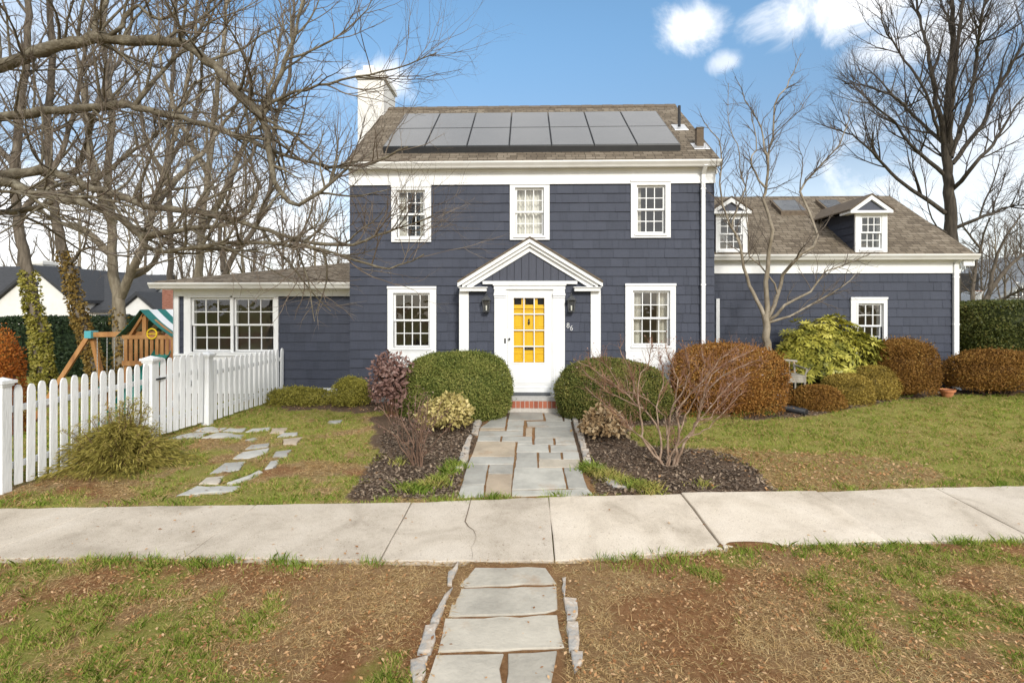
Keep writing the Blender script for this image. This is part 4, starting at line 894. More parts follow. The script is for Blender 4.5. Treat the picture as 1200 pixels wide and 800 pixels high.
mb.add(V, [(0, 1, 5, 4), (3, 0, 4), (2, 3, 4, 5), (0, 6, 7, 1), (3, 9, 6, 0), (2, 8, 9, 3), (6, 9, 8, 7)]); mb.build('roof', M['roof'], house, 'low hipped sunroom roof')
gutter(sx0 - .3, sx1 - .0, ey + .02, se - .03)
mb = MB(); mb.box(sx0 + .08, sx1, 14.0, 14.1, .2, zf + .2); mb.box(sx0 + .08, sx1, YS + .06, 14.0, zf + .2, zf + .25); mb.box(sx0 + .08, sx1, YS + .06, 14.0, .2, .3); mb.build('interior_wall', M['dim_room'], house)
mb = MB(); bx = X(190, 16.0); mb.box(bx, X(206.5, 16.0), 16.0, 16.7, -1.2, Z(334, 16.0)); 
tag(mb.build('brick_chimney', mk('brick_stack', [(.16, .06, .04), (.26, .11, .075), (.34, .18, .13)], .9, 9, 6, (1, 1, 3), .5, 16)), 'brown brick chimney stack beside the sunroom corner', 'chimney')

# ---- garage wing
gx0, gx1 = x1, X(1122, YG); gz1 = Z(321, YG); gey = 12.1; gez = Z(299, gey); gry, grz = 14.9, Z(232, 14.9); gs = (grz - gez) / (gry - gey)
window((997.5, 348.5, 1040, 416), (1005.5, 357.5, 1031, 405), YG, 3, 2, key='gar')
mb = MB(); backing(mb, gx0, gx1, .1, gz1 + .3, YG, OPEN['gar']); shingles(mb, gx0, gx1, .3, gz1, YG, OPEN['gar'], .205)
mb.prism([(YG + .05, .1), (17.5, .1), (17.5, gez - .1), (gry, grz - .12), (YG + .05, gez - .1)], gx1 - .08, gx1 - .001, 'x'); mb.box(gx0, gx1 - .08, 17.4, 17.5, .1, gez - .1)
mb.build('wall', M['siding'], house, 'garage wing walls')
mb = MB(); mb.box(X(838.5, YG), X(842.5, YG), YG - .05, YG - .021, .4, Z(350, YG)); mb.build('trim_board', M['white'], house)
mb = MB(); mb.box(gx0, gx1 + .03, YG - .05, YG - .021, gz1, gez - .06); mb.box(gx0, gx1 + .22, gey + .03, YG + .05, gez - .12, gez - .09); mb.box(gx0, gx1 + .03, YG - .1, YG - .051, gez - .17, gez - .121)
mb.box(gx1 + .002, gx1 + .25, gey + .03, YG - .1, gez - .27, gez - .121)
mb.prism([(gey + .02, gez - .06), (gry, grz - .06), (17.8, gez - .06), (17.8, gez - .24), (gry, grz - .24), (gey + .02, gez - .2)], gx1 + .2, gx1 + .24, 'x'); mb.build('frieze', M['white'], house)
mb = MB(); mb.prism([(gey, gez), (gry, grz), (17.8, gez), (17.8, gez - .06), (gry, grz - .06), (gey, gez - .06)], gx0, gx1 + .26, 'x'); grf = mb.build('roof', M['roof'], house, 'garage wing roof of brown shingles')
gutter(gx0, gx1 + .28, gey + .02, gez - .005)
downspout(1119, YG - .03, gez - .04, .15, .11, .2)
for pa, pb in ((909, 941), (964, 990)):                                            # skylights seen near the ridge
    yy = 14.15; zz = gez + (yy - gey) * gs; a, b = X(pa, yy), X(pb, yy); mb = MB()
    mb.slab([(a, yy - .3, zz - .3 * gs + .11), (b, yy - .3, zz - .3 * gs + .11), (b, yy + .35, zz + .35 * gs + .11), (a, yy + .35, zz + .35 * gs + .11)], .13); sk = mb.build('skylight', M['roof_side'], house)
    mb = MB(); mb.slab([(a + .05, yy - .25, zz - .25 * gs + .118), (b - .05, yy - .25, zz - .25 * gs + .118), (b - .05, yy + .3, zz + .3 * gs + .118), (a + .05, yy + .3, zz + .3 * gs + .118)], .006); mb.build('pane', M['neighbour_glass'], sk)
mb = MB(); mb.box(gx0, gx1 - .1, 15.0, 15.1, .2, 3.2); mb.box(gx0, gx1 - .1, YG + .06, 15.0, .15, .25); mb.box(gx0, gx1 - .1, YG + .06, 15.0, gz1 + .1, gz1 + .15); mb.build('interior_wall', M['dim_room'], house)
def dormer(fx0, fx1, gpx, apx, ep0, ep1, label):
    Yd = 12.18; a, b = X(fx0, Yd), X(fx1, Yd); zt, zb = Z(249, Yd), gez - .02; g = rect(gpx, Yd + .02); inn = (g[0] - .04, g[1] + .04, g[2] - .04, g[3] + .04)
    mb = MB(); yb = gey + (zt - gez) / gs + .15
    for u, v in ((a, a + .05), (b - .05, b)): mb.prism([(Yd + .051, zb), (Yd + .051, zt), (yb, zt)], u, v, 'x')
    for i in range(6):
        z = zb + (zt - zb) * i / 6; y2 = gey + (z - gez) / gs + .25
        for u, s in ((a, -1), (b, 1)): mb.add([(u + s * .016, Yd + .06, z), (u + s * .016, max(y2 + .2, Yd + .1), z), (u + s * .002, max(y2 + .4, Yd + .1), z + (zt - zb) / 6), (u + s * .002, Yd + .06, z + (zt - zb) / 6)], [(0, 1, 2, 3)], .5)
    d = mb.build('dormer', M['siding'], house, label)
    mb = MB(); ring(mb, (a, b, zb, zt), inn, Yd, Yd + .05); mb.box(a - .012, b + .012, Yd - .02, Yd - .002, zt - .06, zt); mb.box(inn[0] - .03, inn[1] + .03, Yd - .025, Yd - .002, inn[2] - .05, inn[2] - .005)
    for (p, q, r_, s) in ((inn[0] - .02, inn[0], inn[2], inn[3]), (inn[1], inn[1] + .02, inn[2], inn[3])): mb.box(p, q, Yd + .051, Yd + .2, r_, s)
    mb.build('window_frame', M['white'], d); sashes(d, g, Yd + .01, 3, 2, rail=.035)
    mb = MB(); mb.box(a + .06, b - .06, Yd + .5, Yd + .52, zb + .1, zt); mb.build('interior_wall', M['dim_room'], d)
    ya = Yd - .12; e0, e1, az = X(ep0, ya), X(ep1, ya), Z(apx[1], ya); xc = (e0 + e1) / 2; ez_ = zt - .0; ybk = gey + (az - gez) / gs + .1
    mb = MB(); mb.prism([(e0 - .02, ez_ + .02), (xc, az + .03), (e1 + .02, ez_ + .02), (e1 + .02, ez_ - .01), (xc, az), (e0 - .02, ez_ - .01)], ya - .02, ybk, 'y'); mb.build('roof', M['roof_side'], d)
    mb = MB(); mb.prism([(e0, ez_ - .012), (xc, az - .003), (e1, ez_ - .012), (e1 - .13, ez_ - .012), (xc, az - .11), (e0 + .13, ez_ - .012)], ya, Yd + .25, 'y'); mb.box(e0, e1, ya, Yd + .3, ez_ - .07, ez_ - .013); mb.build('pediment', M['white'], d)
    mb = MB(); mb.prism([(e0 + .1, ez_ - .01), (e1 - .1, ez_ - .01), (xc, az - .09)], ya + .05, ya + .1, 'y'); mb.build('tympanum', M['navy_board'], d)
    mb = MB(); mb.prism([(e0 + .06, ez_ - .075), (xc, az - .06), (e1 - .06, ez_ - .075)], Yd + .26, Yd + .3, 'y'); mb.build('gable_back', M['siding'], d)
dormer(1002.5, 1040, (1010, 257, 1031, 291), (1022, 230.5), 997, 1047, 'dormer near the garage end of the roof')
dormer(839, 876, (844.5, 258, 868, 292), (857, 232.5), 834, 881, 'dormer beside the main block')

# ---- solar array
yb, yt = 11.22, 13.3; zb_ = EZ + (yb - EY) * sl + .16; zt_ = EZ + (yt - EY) * sl + .13
sxa, sxb = X(448.5, yb), X(797.5, yb); arr = thing('solar_array', 'two rows of dark grey solar panels tilted on the main roof', 'solar array', ((sxa + sxb) / 2, yb, zb_ - .1))
def on(t, x, d=0.0): y = yb + (yt - yb) * t; z = zb_ + (zt_ - zb_) * t; return (x, y - d * .58, z + d * .81)
for j in range(2):
    for i in range(7):
        a, b = sxa + (sxb - sxa) * i / 7 + .008, sxa + (sxb - sxa) * (i + 1) / 7 - .008; t0, t1 = j * .5 + .004, (j + 1) * .5 - .004
        mb = MB(); q = [on(t0, a), on(t0, b), on(t1, b), on(t1, a)]; mb.slab(q, .045); pn = mb.build('panel', M['solar_frame'], arr)
        e = .014; q = [on(t0 + e * .4, a + e, .003), on(t0 + e * .4, b - e, .003), on(t1 - e * .4, b - e, .003), on(t1 - e * .4, a + e, .003)]; mb = MB(); mb.add(q, [(0, 1, 2, 3)]); mb.build('cells', M['solar'], pn)
mb = MB()
for t in (.12, .38, .62, .88): p, q = np.array(on(t, sxa - .03, -.055)), np.array(on(t, sxb + .03, -.055)); mb.bar(p, q, .04, .035)
mb.build('rail', M['black_metal'], arr)
mb = MB(); p = np.array(on(.0, sxa)); q = np.array(on(0, sxb)); mb.add([p + (0, -.004, -.02), q + (0, -.004, -.02), q + (0, .02, -.17), p + (0, .02, -.17)], [(0, 3, 2, 1)]); mb.build('skirt', M['solar_frame'], arr)

# ================================================================== PICKET FENCE
F0, F1, F2, F3 = G(3, 577), G(177, 517), G(243, 497), G(324, 471)
F3 = np.array((F3[0], YS - .12, ground_z(F3[0], YS - .12)))
fence = thing('picket_fence', 'white picket fence from the sidewalk back to the sunroom', 'fence', F0)
def picket_mb(h, w=.088, t=.02):
    prof = [(-w / 2, 0), (w / 2, 0), (w / 2, h - .11)] + [(w / 2 * math.cos(a) ** .8, h - .11 + .11 * math.sin(a)) for a in np.linspace(.25, 1.45, 6)] + [(0, h)] + [(-w / 2 * math.cos(a) ** .8, h - .11 + .11 * math.sin(a)) for a in np.linspace(1.45, .25, 6)] + [(-w / 2, h - .11)]
    return MB().prism([(a, b) for a, b in prof], -t / 2, t / 2, 'y')
def picket_run(root, a, b, n, h, lift=.05, inset=0.0, rails=(.22, .95), ext=.5):
    d = b[:2] - a[:2]; L = np.linalg.norm(d); u = d / L; ang = math.atan2(u[1], u[0]); nrm = np.array((u[1], -u[0]))     # nrm points to the lawn side
    if nrm[0] < 0: nrm = -nrm
    p0 = None; ro = origin(root)
    for i in range(n):
        s = inset + (L - 2 * inset) * (i + ext) / (n - 1 + 2 * ext); q = a[:2] + u * s; z = float(ground_z(q[0], q[1])) + lift + random.uniform(-.008, .008); pos = np.array((*(q + nrm * .03), z)) - ro
        if p0 is None:
            mb = picket_mb(h); me_o = mb.build('picket', M['fence_white'], None); me_o.parent = root; o = p0 = me_o
        else: o = p0.copy(); COL.objects.link(o); o.parent = root
        o.location = pos; o.rotation_euler = (random.uniform(-.01, .01), random.uniform(-.008, .008), ang)
    for z in rails:
        mb = MB(); zz = lambda q: float(ground_z(q[0], q[1])) + lift + z
        a2, b2 = a[:2] + u * inset, b[:2] - u * inset; mb.bar((*(a2 - nrm * .012), zz(a2)), (*(b2 - nrm * .012), zz(b2)), .04, .075); mb.build('rail', M['fence_white'], root)
def post(root, p, h, w=.13):
    z = float(ground_z(p[0], p[1])); mb = MB(); mb.box(p[0] - w / 2, p[0] + w / 2, p[1] - w / 2, p[1] + w / 2, z - .1, z + h - .07)
    e = w / 2 + .035; mb.box(p[0] - e, p[0] + e, p[1] - e, p[1] + e, z + h - .068, z + h - .03); e -= .02; mb.add([(p[0] - e, p[1] - e, z + h - .029), (p[0] + e, p[1] - e, z + h - .029), (p[0] + e, p[1] + e, z + h - .029), (p[0] - e, p[1] + e, z + h - .029), (p[0], p[1], z + h + .01)], [(0, 1, 4), (1, 2, 4), (2, 3, 4), (3, 0, 4)])
    e = w / 2 + .015; mb.box(p[0] - e, p[0] + e, p[1] - e, p[1] + e, z + h - .10, z + h - .071); mb.build('post', M['fence_white'], root)
ud = (F1 - F0)[:2] / np.linalg.norm((F1 - F0)[:2])
picket_run(fence, F0, F1, 14, 1.22, inset=.08, rails=(.24, .93)); picket_run(fence, F2, F3, 15, 1.10, inset=.07, rails=(.2, .86))
post(fence, F0, 1.38, .115); post(fence, F1, 1.37, .15); post(fence, F2, 1.31, .135)
Fm = F0.copy(); Fm[:2] -= ud * 2.2; picket_run(fence, Fm, F0, 14, 1.22, inset=.08, rails=(.24, .93))
gate = thing('garden_gate', 'white picket gate with a diagonal brace between two capped posts', 'gate', F1)
picket_run(gate, F1, F2, 7, 1.24, lift=.07, inset=.12, rails=(.2, .92))
g0, g1 = F1[:2] + (F2 - F1)[:2] * .1, F1[:2] + (F2 - F1)[:2] * .9; mb = MB(); zf_ = float(ground_z(*g0)); mb.bar((g0[0] - .02, g0[1], zf_ + .28), (g1[0] - .02, g1[1], float(ground_z(*g1)) + .96), .03, .075); mb.build('brace', M['fence_white'], gate)
mb = MB(); q = F1[:2] + (F2 - F1)[:2] * .1; mb.box(q[0] + .045, q[0] + .07, q[1] - .1, q[1] + .1, zf_ + .98, zf_ + 1.005); mb.build('latch', M['black_metal'], gate)

# ================================================================== SHRUBS
def shrub(name, label, cat, px, Y, top_py, rx, ry, mat, n, size, base=None, group=None, **kw):
    x = X(px, Y); z0 = float(ground_z(x, Y)) - .02; zt = Z(top_py, Y - ry * .35); h = zt - z0
    t = thing(name, label, cat, (x, Y, z0), group); zc = z0 + h * kw.pop('mid', .40)
    leaf_blob('foliage', mat, (x, Y, zc), (rx, ry, zt - zc), n, size, t, zmin=z0 + .0, **kw)
    return t
def stems(t, n, h, spread, r, mat, lean=.6, seed=3):
    w = Wood(seed); c = origin(t); tubes = []
    for i in range(n):
        a = w.r.random() * 6.283; s = spread * w.r.random() ** .5; p = c + np.array((math.cos(a) * s * .3, math.sin(a) * s * .3, -.03)); q = c + np.array((math.cos(a) * s, math.sin(a) * s, h * w.r.uniform(.7, 1)))
        m = (p + q) / 2 + w.r.normal(size=3) * .03; tubes.append((np.array([p, m, q]), np.array([r, r * .7, r * .4])))
    V, F = tube_arrays(tubes, 4); raw('stems', V, F, mat, t)
shrub('boxwood', 'big clipped green boxwood dome left of the front door', 'shrub', 535.5, 9.95, 413, 1.12, .66, M['box_leaf'], 60000, .036, mid=.33, pw=2.3, lump=.055, depth=.10, seed=4, tilt=1.0, shag=.035)
shrub('boxwood', 'big clipped green boxwood dome right of the front door behind bare stems', 'shrub', 718, 9.9, 422, 1.10, .62, M['box_leaf_b'], 52000, .036, mid=.36, pw=2.15, lump=.055, depth=.10, seed=5, tilt=1.0, shag=.035)
shrub('boxwood', 'large rust brown clipped shrub beside the multi stemmed tree', 'shrub', 853, 10.3, 407, 1.12, .68, M['rust_leaf'], 42000, .038, mid=.42, pw=2.8, lump=.06, depth=.22, seed=6, shag=.08)
stems(shrub('boxwood', 'tall bronze brown clipped shrub under the garage window', 'shrub', 1057, 11.3, 398, .66, .5, M['bronze_leaf'], 26000, .038, mid=.45, pw=2.6, lump=.06, depth=.22, seed=7, shag=.08), 22, .5, .5, .012, M['bark_brown'])
stems(shrub('boxwood', 'wide bronze brown clipped shrub at the right edge past the downspout', 'shrub', 1168, 11.6, 411, 1.06, .5, M['bronze_leaf'], 32000, .038, mid=.48, pw=2.5, lump=.06, depth=.22, seed=8, shag=.08), 30, .4, .8, .012, M['bark_brown'])
shrub('boxwood', 'low bronze mound nearest the black drain pipe', 'shrub', 957, 10.35, 452, .50, .36, M['bronze_leaf'], 12000, .034, mid=.35, pw=2.3, lump=.06, depth=.22, seed=9, bias=.12, shag=.06)
shrub('boxwood', 'middle ochre mound of the three low clipped ones', 'shrub', 993, 10.75, 438, .50, .40, M['ochre_leaf'], 13000, .034, mid=.36, pw=2.3, lump=.06, depth=.2, seed=10, shag=.05)
shrub('boxwood', 'highest golden ochre mound of the three low clipped ones', 'shrub', 1021, 11.1, 427, .52, .40, M['ochre_leaf'], 13000, .034, mid=.4, pw=2.3, lump=.06, depth=.2, seed=11, shag=.05)
shrub('spirea', 'low wide olive shrub at the foot of the picket fence end', 'shrub', 352, 10.8, 456, .72, .36, M['olive_leaf'], 9000, .034, mid=.35, pw=2.2, lump=.10, depth=.3, seed=12, shag=.12)
shrub('spirea', 'sparse brownish olive tuft between the fence and the wide olive shrub', 'shrub', 316, 10.95, 457, .30, .28, M['olive_leaf'], 2600, .03, mid=.35, pw=2.0, lump=.12, depth=.4, seed=13, bias=-.15, core=False, shag=.15)
shrub('spirea', 'round olive shrub below the blank navy wall', 'shrub', 411, 10.7, 445, .42, .34, M['olive_leaf'], 7000, .034, mid=.4, pw=2.2, lump=.08, depth=.28, seed=14, shag=.10)
t = shrub('burgundy_shrub', 'loose burgundy leaved shrub between dome and olive shrub', 'shrub', 461, 9.75, 420, .46, .4, M['burgundy_leaf'], 2300, .085, mid=.5, pw=2.0, lump=.22, depth=.75, seed=15, aspect=.55, core=False, tilt=1.2, up=-.1); stems(t, 26, 1.0, .36, .008, M['bark_red'])
t = shrub('euonymus', 'variegated yellow leaved shrub against the green dome', 'shrub', 524, 8.75, 466, .44, .36, M['euonymus_leaf'], 2100, .075, mid=.48, pw=2.0, lump=.24, depth=.6, shag=.12, seed=16, aspect=.6, core=False, tilt=1.1); stems(t, 22, .5, .3, .007, M['bark_brown'])
t = shrub('dried_shrub', 'small shrub of dried tan leaves right of the front walk', 'shrub', 708, 8.45, 483, .40, .32, M['dried_leaf'], 1300, .085, mid=.5, pw=2.0, lump=.24, depth=.65, shag=.12, seed=17, aspect=.6, core=False, tilt=1.3, up=-.2); stems(t, 22, .42, .3, .007, M['bark_brown'])
# drooping cypress at the fence
def cypress():
    c = G(140, 547); t = thing('threadleaf_cypress', 'shaggy golden green cypress bush in front of the picket fence', 'shrub', c); n = 11000
    d = rand_dirs(n); u = RNG.random(n) ** .6; d[:, 2] = np.abs(d[:, 2]); h = .56
    ang = RNG.random(n) * 6.283; z = h * RNG.random(n) ** 1.25; rmax = .66 * (1 - (z / h) ** 1.2) ** .75 + .06; k = 1 + .22 * np.sin(ang * 5 + z * 6) + .16 * np.sin(ang * 11 - z * 9) + .14 * np.sin(z * 26 + ang * 3); rr = rmax * k * (1 - .75 * RNG.random(n) ** 1.3)
    pos = np.stack([c[0] + rr * np.cos(ang) * 1.05, c[1] + rr * np.sin(ang) * .8, c[2] + .04 + z], 1)
    out = np.stack([np.cos(ang), np.sin(ang), np.zeros(n)], 1); ax = out * .9 + rand_dirs(n) * .5 + np.array((0, 0, .15)) - np.array((0, 0, 1)) * (RNG.random((n, 1)) * .8)
    leaves('foliage', M['cypress_leaf'], pos, ax, rand_dirs(n), .075 + .05 * RNG.random(n), .012, np.clip(.5 + .3 * lumps(out * 2 + pos, 3) + RNG.normal(size=n) * .22, 0, 1), t)
    # leader sprays standing above the mound
    w = Wood(5)
    for i in range(95):
        a = w.r.random() * 6.283; s = w.r.random() * .72; p = c + np.array((math.cos(a) * s * .3, math.sin(a) * s * .3, 0)); q = c + np.array((math.cos(a) * s, math.sin(a) * s * .8, w.r.uniform(.5, 1.06) - s * .62)); w.limb([p, (p + q) / 2 + (0, 0, .08), q], .008, .003, .1, .01)
    V, F = tube_arrays(w.t, 3); raw('stems', V, F, M['bark_brown'], t)
    pts = np.concatenate([q[len(q) // 2:] for q, _ in w.t]); pts = np.repeat(pts, 16, 0); m = len(pts); leaves('foliage', M['cypress_leaf'], pts + RNG.normal(size=(m, 3)) * .02, rand_dirs(m) + np.array((0, 0, -.3)), rand_dirs(m), .06, .01, np.clip(.55 + RNG.normal(size=m) * .2, 0, 1), t)
cypress()
# rhododendron: whorls of long drooping leaves over a lumpy mound
def rhodo():
    Y = 11.55; x = X(968, Y); z0 = float(ground_z(x, Y)); t = thing('rhododendron', 'tall yellow green rhododendron with drooping leaves under the garage wall', 'shrub', (x, Y, z0)); n = 640
    d = rand_dirs(n); d[:, 2] = np.where(d[:, 2] < -.2, -d[:, 2], d[:, 2]); d[:, 1] = np.where(RNG.random(n) < .75, -np.abs(d[:, 1]), d[:, 1])
    c = np.array((x, Y, z0 + .65)); rad = np.array((1.18, .55, 1.05)); lm = lumps(d, 4, 3.5)
    r = (1 + .22 * lm * 1.6) * (1 - .3 * RNG.random(n) ** 2); o = c + d * rad * r[:, None]; o = o[o[:, 2] > z0 + .15]; d = d[:len(o)]
    dd = unit((o - c) / rad); P_, A, N_, Rn = [], [], [], []
    for p, u in zip(o, dd):
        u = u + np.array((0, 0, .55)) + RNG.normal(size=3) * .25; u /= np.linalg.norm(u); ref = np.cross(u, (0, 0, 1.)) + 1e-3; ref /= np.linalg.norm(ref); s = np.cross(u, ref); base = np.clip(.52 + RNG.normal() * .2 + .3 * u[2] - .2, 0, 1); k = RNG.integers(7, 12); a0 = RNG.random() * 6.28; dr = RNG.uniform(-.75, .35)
        for j in range(k):
            a = a0 + j * 6.283 / k + RNG.normal() * .12; ou = ref * math.cos(a) + s * math.sin(a); ax = ou * 1 + u * (dr * .5 + .15) + np.array((0, 0, dr * .7)); P_.append(p + ou * .012); A.append(ax); N_.append(u + RNG.normal(size=3) * .2); Rn.append(np.clip(base + RNG.normal() * .13, 0, 1))
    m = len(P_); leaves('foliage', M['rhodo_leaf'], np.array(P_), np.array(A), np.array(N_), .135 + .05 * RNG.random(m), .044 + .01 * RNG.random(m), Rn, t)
    cv, cf = blob_core(c, rad, .62, pw=2); raw('shade_core', cv, cf, M['hedge_leaf'], t, np.full(len(cf), .1)) if False else None
    w = Wood(8)
    for i in range(60):
        a = w.r.random() * 6.283; q = o[w.r.integers(len(o))]; p = np.array((x, Y, z0)) + np.array((math.cos(a) * .25, math.sin(a) * .15, 0)); w.limb([p, p * .4 + q * .6 + (0, 0, -.1), q], .018, .005, .15, .015)
    V, F = tube_arrays(w.t, 4); raw('stems', V, F, M['bark_brown'], t)
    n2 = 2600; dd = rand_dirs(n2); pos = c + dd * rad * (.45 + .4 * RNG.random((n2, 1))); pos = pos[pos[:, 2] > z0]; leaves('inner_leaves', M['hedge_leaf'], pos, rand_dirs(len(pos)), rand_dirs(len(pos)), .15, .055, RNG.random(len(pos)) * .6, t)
rhodo()
# bare shrubs
def bare_shrub(name, label, px, py, n, h, spread, mat, seed, spec, r=.016, wid=.12, tilt=0, stem_mat=None, dep=.75):
    c = G(px, py); t = thing(name, label, 'shrub', c); w = Wood(seed)
    for i in range(n):
        a = 6.283 * i / n + w.r.normal() * .3; s = spread * w.r.uniform(.25, 1); dx, dy = math.cos(a), math.sin(a) * dep; hh = h * w.r.uniform(.6, 1) * (1 - .25 * (s / spread) ** 2)
        p = c + np.array((dx * wid * w.r.random(), dy * wid * w.r.random(), -.03)); e = c + np.array((dx * s + tilt, dy * s, hh)); m1 = p + (e - p) * .35 + np.array((-dx * s * .08, 0, .03)); m2 = p + (e - p) * .7 + w.r.normal(size=3) * .04
        q, rr = w.limb([p, m1, m2, e], r * w.r.uniform(.6, 1.3), .004, .1, .02); w.grow(q, rr, 0, spec)
    V, F = tube_arrays([x for x in w.t if x[1][0] > .006], 5); raw('stems', V, F, stem_mat or mat, t, smoothshade=True); V, F = tube_arrays([x for x in w.t if x[1][0] <= .006], 3); raw('twigs', V, F, mat, t)
    return t, w
sp1 = [dict(dens=8.5, len=.52, rad=.008, amin=18, amax=58, up=.45, wig=.17, trop=.04, t0=.3, seg=.07), dict(dens=9, len=.18, rad=.0042, amin=25, amax=60, up=.3, wig=.2, trop=.02, t0=.2, seg=.05), dict(dens=10, len=.07, rad=.0035, amin=25, amax=70, up=.2, wig=.2, trop=0, t0=.3, seg=.03)]
def vase_shrub():
    k = lambda pts_: [(656 + a / 3.2, 375 + b / 3.2) for a, b in pts_]; c = G(781, 546); t = thing('bare_shrub', 'wide bare reddish twigged shrub spreading from the right mulch bed', 'shrub', c); w = Wood(21); yb_ = c[1]
    main = [(((385, 548), (312, 440), (298, 335), (230, 260), (130, 190), (62, 150)), .020), (((392, 548), (350, 480), (280, 415), (215, 350), (150, 300), (95, 250)), .013), (((312, 330), (215, 285), (140, 235), (85, 185)), .010), (((378, 548), (374, 420), (330, 350), (290, 290), (268, 200), (225, 105)), .019),
            (((408, 548), (408, 420), (420, 330), (440, 270), (425, 170), (395, 100)), .018), (((424, 548), (446, 430), (442, 345), (480, 290), (535, 228), (600, 150), (650, 105)), .020), (((436, 548), (480, 440), (520, 370), (540, 285), (600, 220), (690, 170), (748, 148)), .021), (((520, 372), (558, 368), (592, 330), (635, 280), (700, 225)), .012),
            (((402, 430), (388, 362), (330, 300), (250, 265), (170, 240)), .011), (((540, 285), (572, 205), (650, 150), (728, 112)), .012), (((420, 335), (468, 250), (482, 170), (468, 95)), .012), (((300, 335), (292, 240), (330, 160), (345, 95)), .011), (((398, 545), (440, 470), (500, 410), (560, 330), (640, 240), (715, 195)), .014), (((372, 548), (330, 470), (260, 400), (205, 330)), .010),
            (((446, 430), (470, 360), (520, 260), (540, 170), (530, 105)), .012), (((374, 425), (360, 330), (385, 230), (370, 120)), .012), (((480, 440), (560, 400), (640, 320), (690, 270)), .010), (((230, 262), (185, 180), (120, 130)), .008), (((408, 548), (405, 470), (398, 420)), .022), (((424, 548), (432, 480), (436, 440)), .020)]
    for i, (pts_, r0) in enumerate(main):
        off = 0 if pts_[0][1] > 540 else None; dy = w.r.normal() * .30; pp = k(pts_); n = len(pp); P3 = []
        for j, (a, b) in enumerate(pp): P3.append(P(a, b, yb_ + (dy * j / (n - 1) if off == 0 else w.r.normal() * .05 + .05 * j)))
        q, rr = w.limb(P3, r0, .0045, .09, .010); w.grow(q, rr, 0, sp1)
    V, F = tube_arrays([x for x in w.t if x[1][0] > .0062], 5); raw('stems', V, F, M['bark_greytan'], t, smoothshade=True); V, F = tube_arrays([x for x in w.t if x[1][0] <= .0062], 3); raw('twigs', V, F, M['bark_red'], t)
    return t, w
sp1 = [dict(dens=20, len=.38, rad=.006, amin=18, amax=62, up=.6, wig=.16, trop=.07, t0=.34, tp=.7, seg=.07), dict(dens=14, len=.18, rad=.0042, amin=25, amax=60, up=.4, wig=.2, trop=.03, t0=.15, seg=.05), dict(dens=10, len=.06, rad=.0036, amin=25, amax=70, up=.2, wig=.2, trop=0, t0=.3, seg=.03)]
bt, bw = vase_shrub()
sp2 = [dict(dens=6, len=.34, rad=.006, amin=15, amax=50, up=.5, wig=.13, trop=.03, t0=.25, seg=.07), dict(dens=9, len=.15, rad=.0038, amin=25, amax=60, up=.3, wig=.2, trop=.02, t0=.2, seg=.05)]
bt2, bw2 = bare_shrub('bare_shrub', 'narrow bare brown shrub in the left mulch bed', 488, 547, 16, 1.12, .62, M['bark_brown'], 22, sp2, .011, .10)
for tt, ww, n in ((bt2, bw2, 260), (bt, bw, 420)):                                   # a few dead leaves kept at the twig ends
    tips = np.array([q[-1] for q, _ in ww.t]); tips = tips[RNG.choice(len(tips), min(n, len(tips)), False)]; m = len(tips); leaves('dead_leaves', M['burgundy_leaf'], tips, rand_dirs(m), rand_dirs(m), .032, .018, RNG.random(m), tt)

# ================================================================== TREES
def tree_obj(name, label, base, group=None): return thing(name, label, 'tree', base, group)
def pl(pts, Y=None, jit=0, seed=0):
    r = np.random.default_rng(seed); out = []
    for i, p in enumerate(pts):
        y = p[2] if len(p) > 2 else Y; out.append(P(p[0], p[1], y + (r.normal() * jit if i else 0)))
    return out
SPF = [dict(dens=5.6, len=1.5, rad=.018, amin=28, amax=75, up=.8, wig=.12, trop=.05, t0=.10, tp=.75, seg=.10), dict(dens=6.6, len=.78, rad=.008, amin=26, amax=62, up=.5, wig=.14, trop=.04, t0=.12, seg=.08), dict(dens=7.5, len=.34, rad=.0042, amin=25, amax=60, up=.3, wig=.17, trop=.02, t0=.15, seg=.06)]
# the tree beside the camera whose limbs hang in from the left
tb = np.array((-8.3, 6.3, float(ground_z(-8.3, 6.3)))); t = tree_obj('overhanging_tree', 'bare tree whose thick limbs reach in from the left edge over the picket fence', tb); w = Wood(31)
w.limb([tb + (0, 0, -.1), tb + (.05, 0, 1.5), tb + (0, .1, 3.2), tb + (-.1, .2, 5.5), tb + (.1, .3, 8.5)], .34, .12, .3)
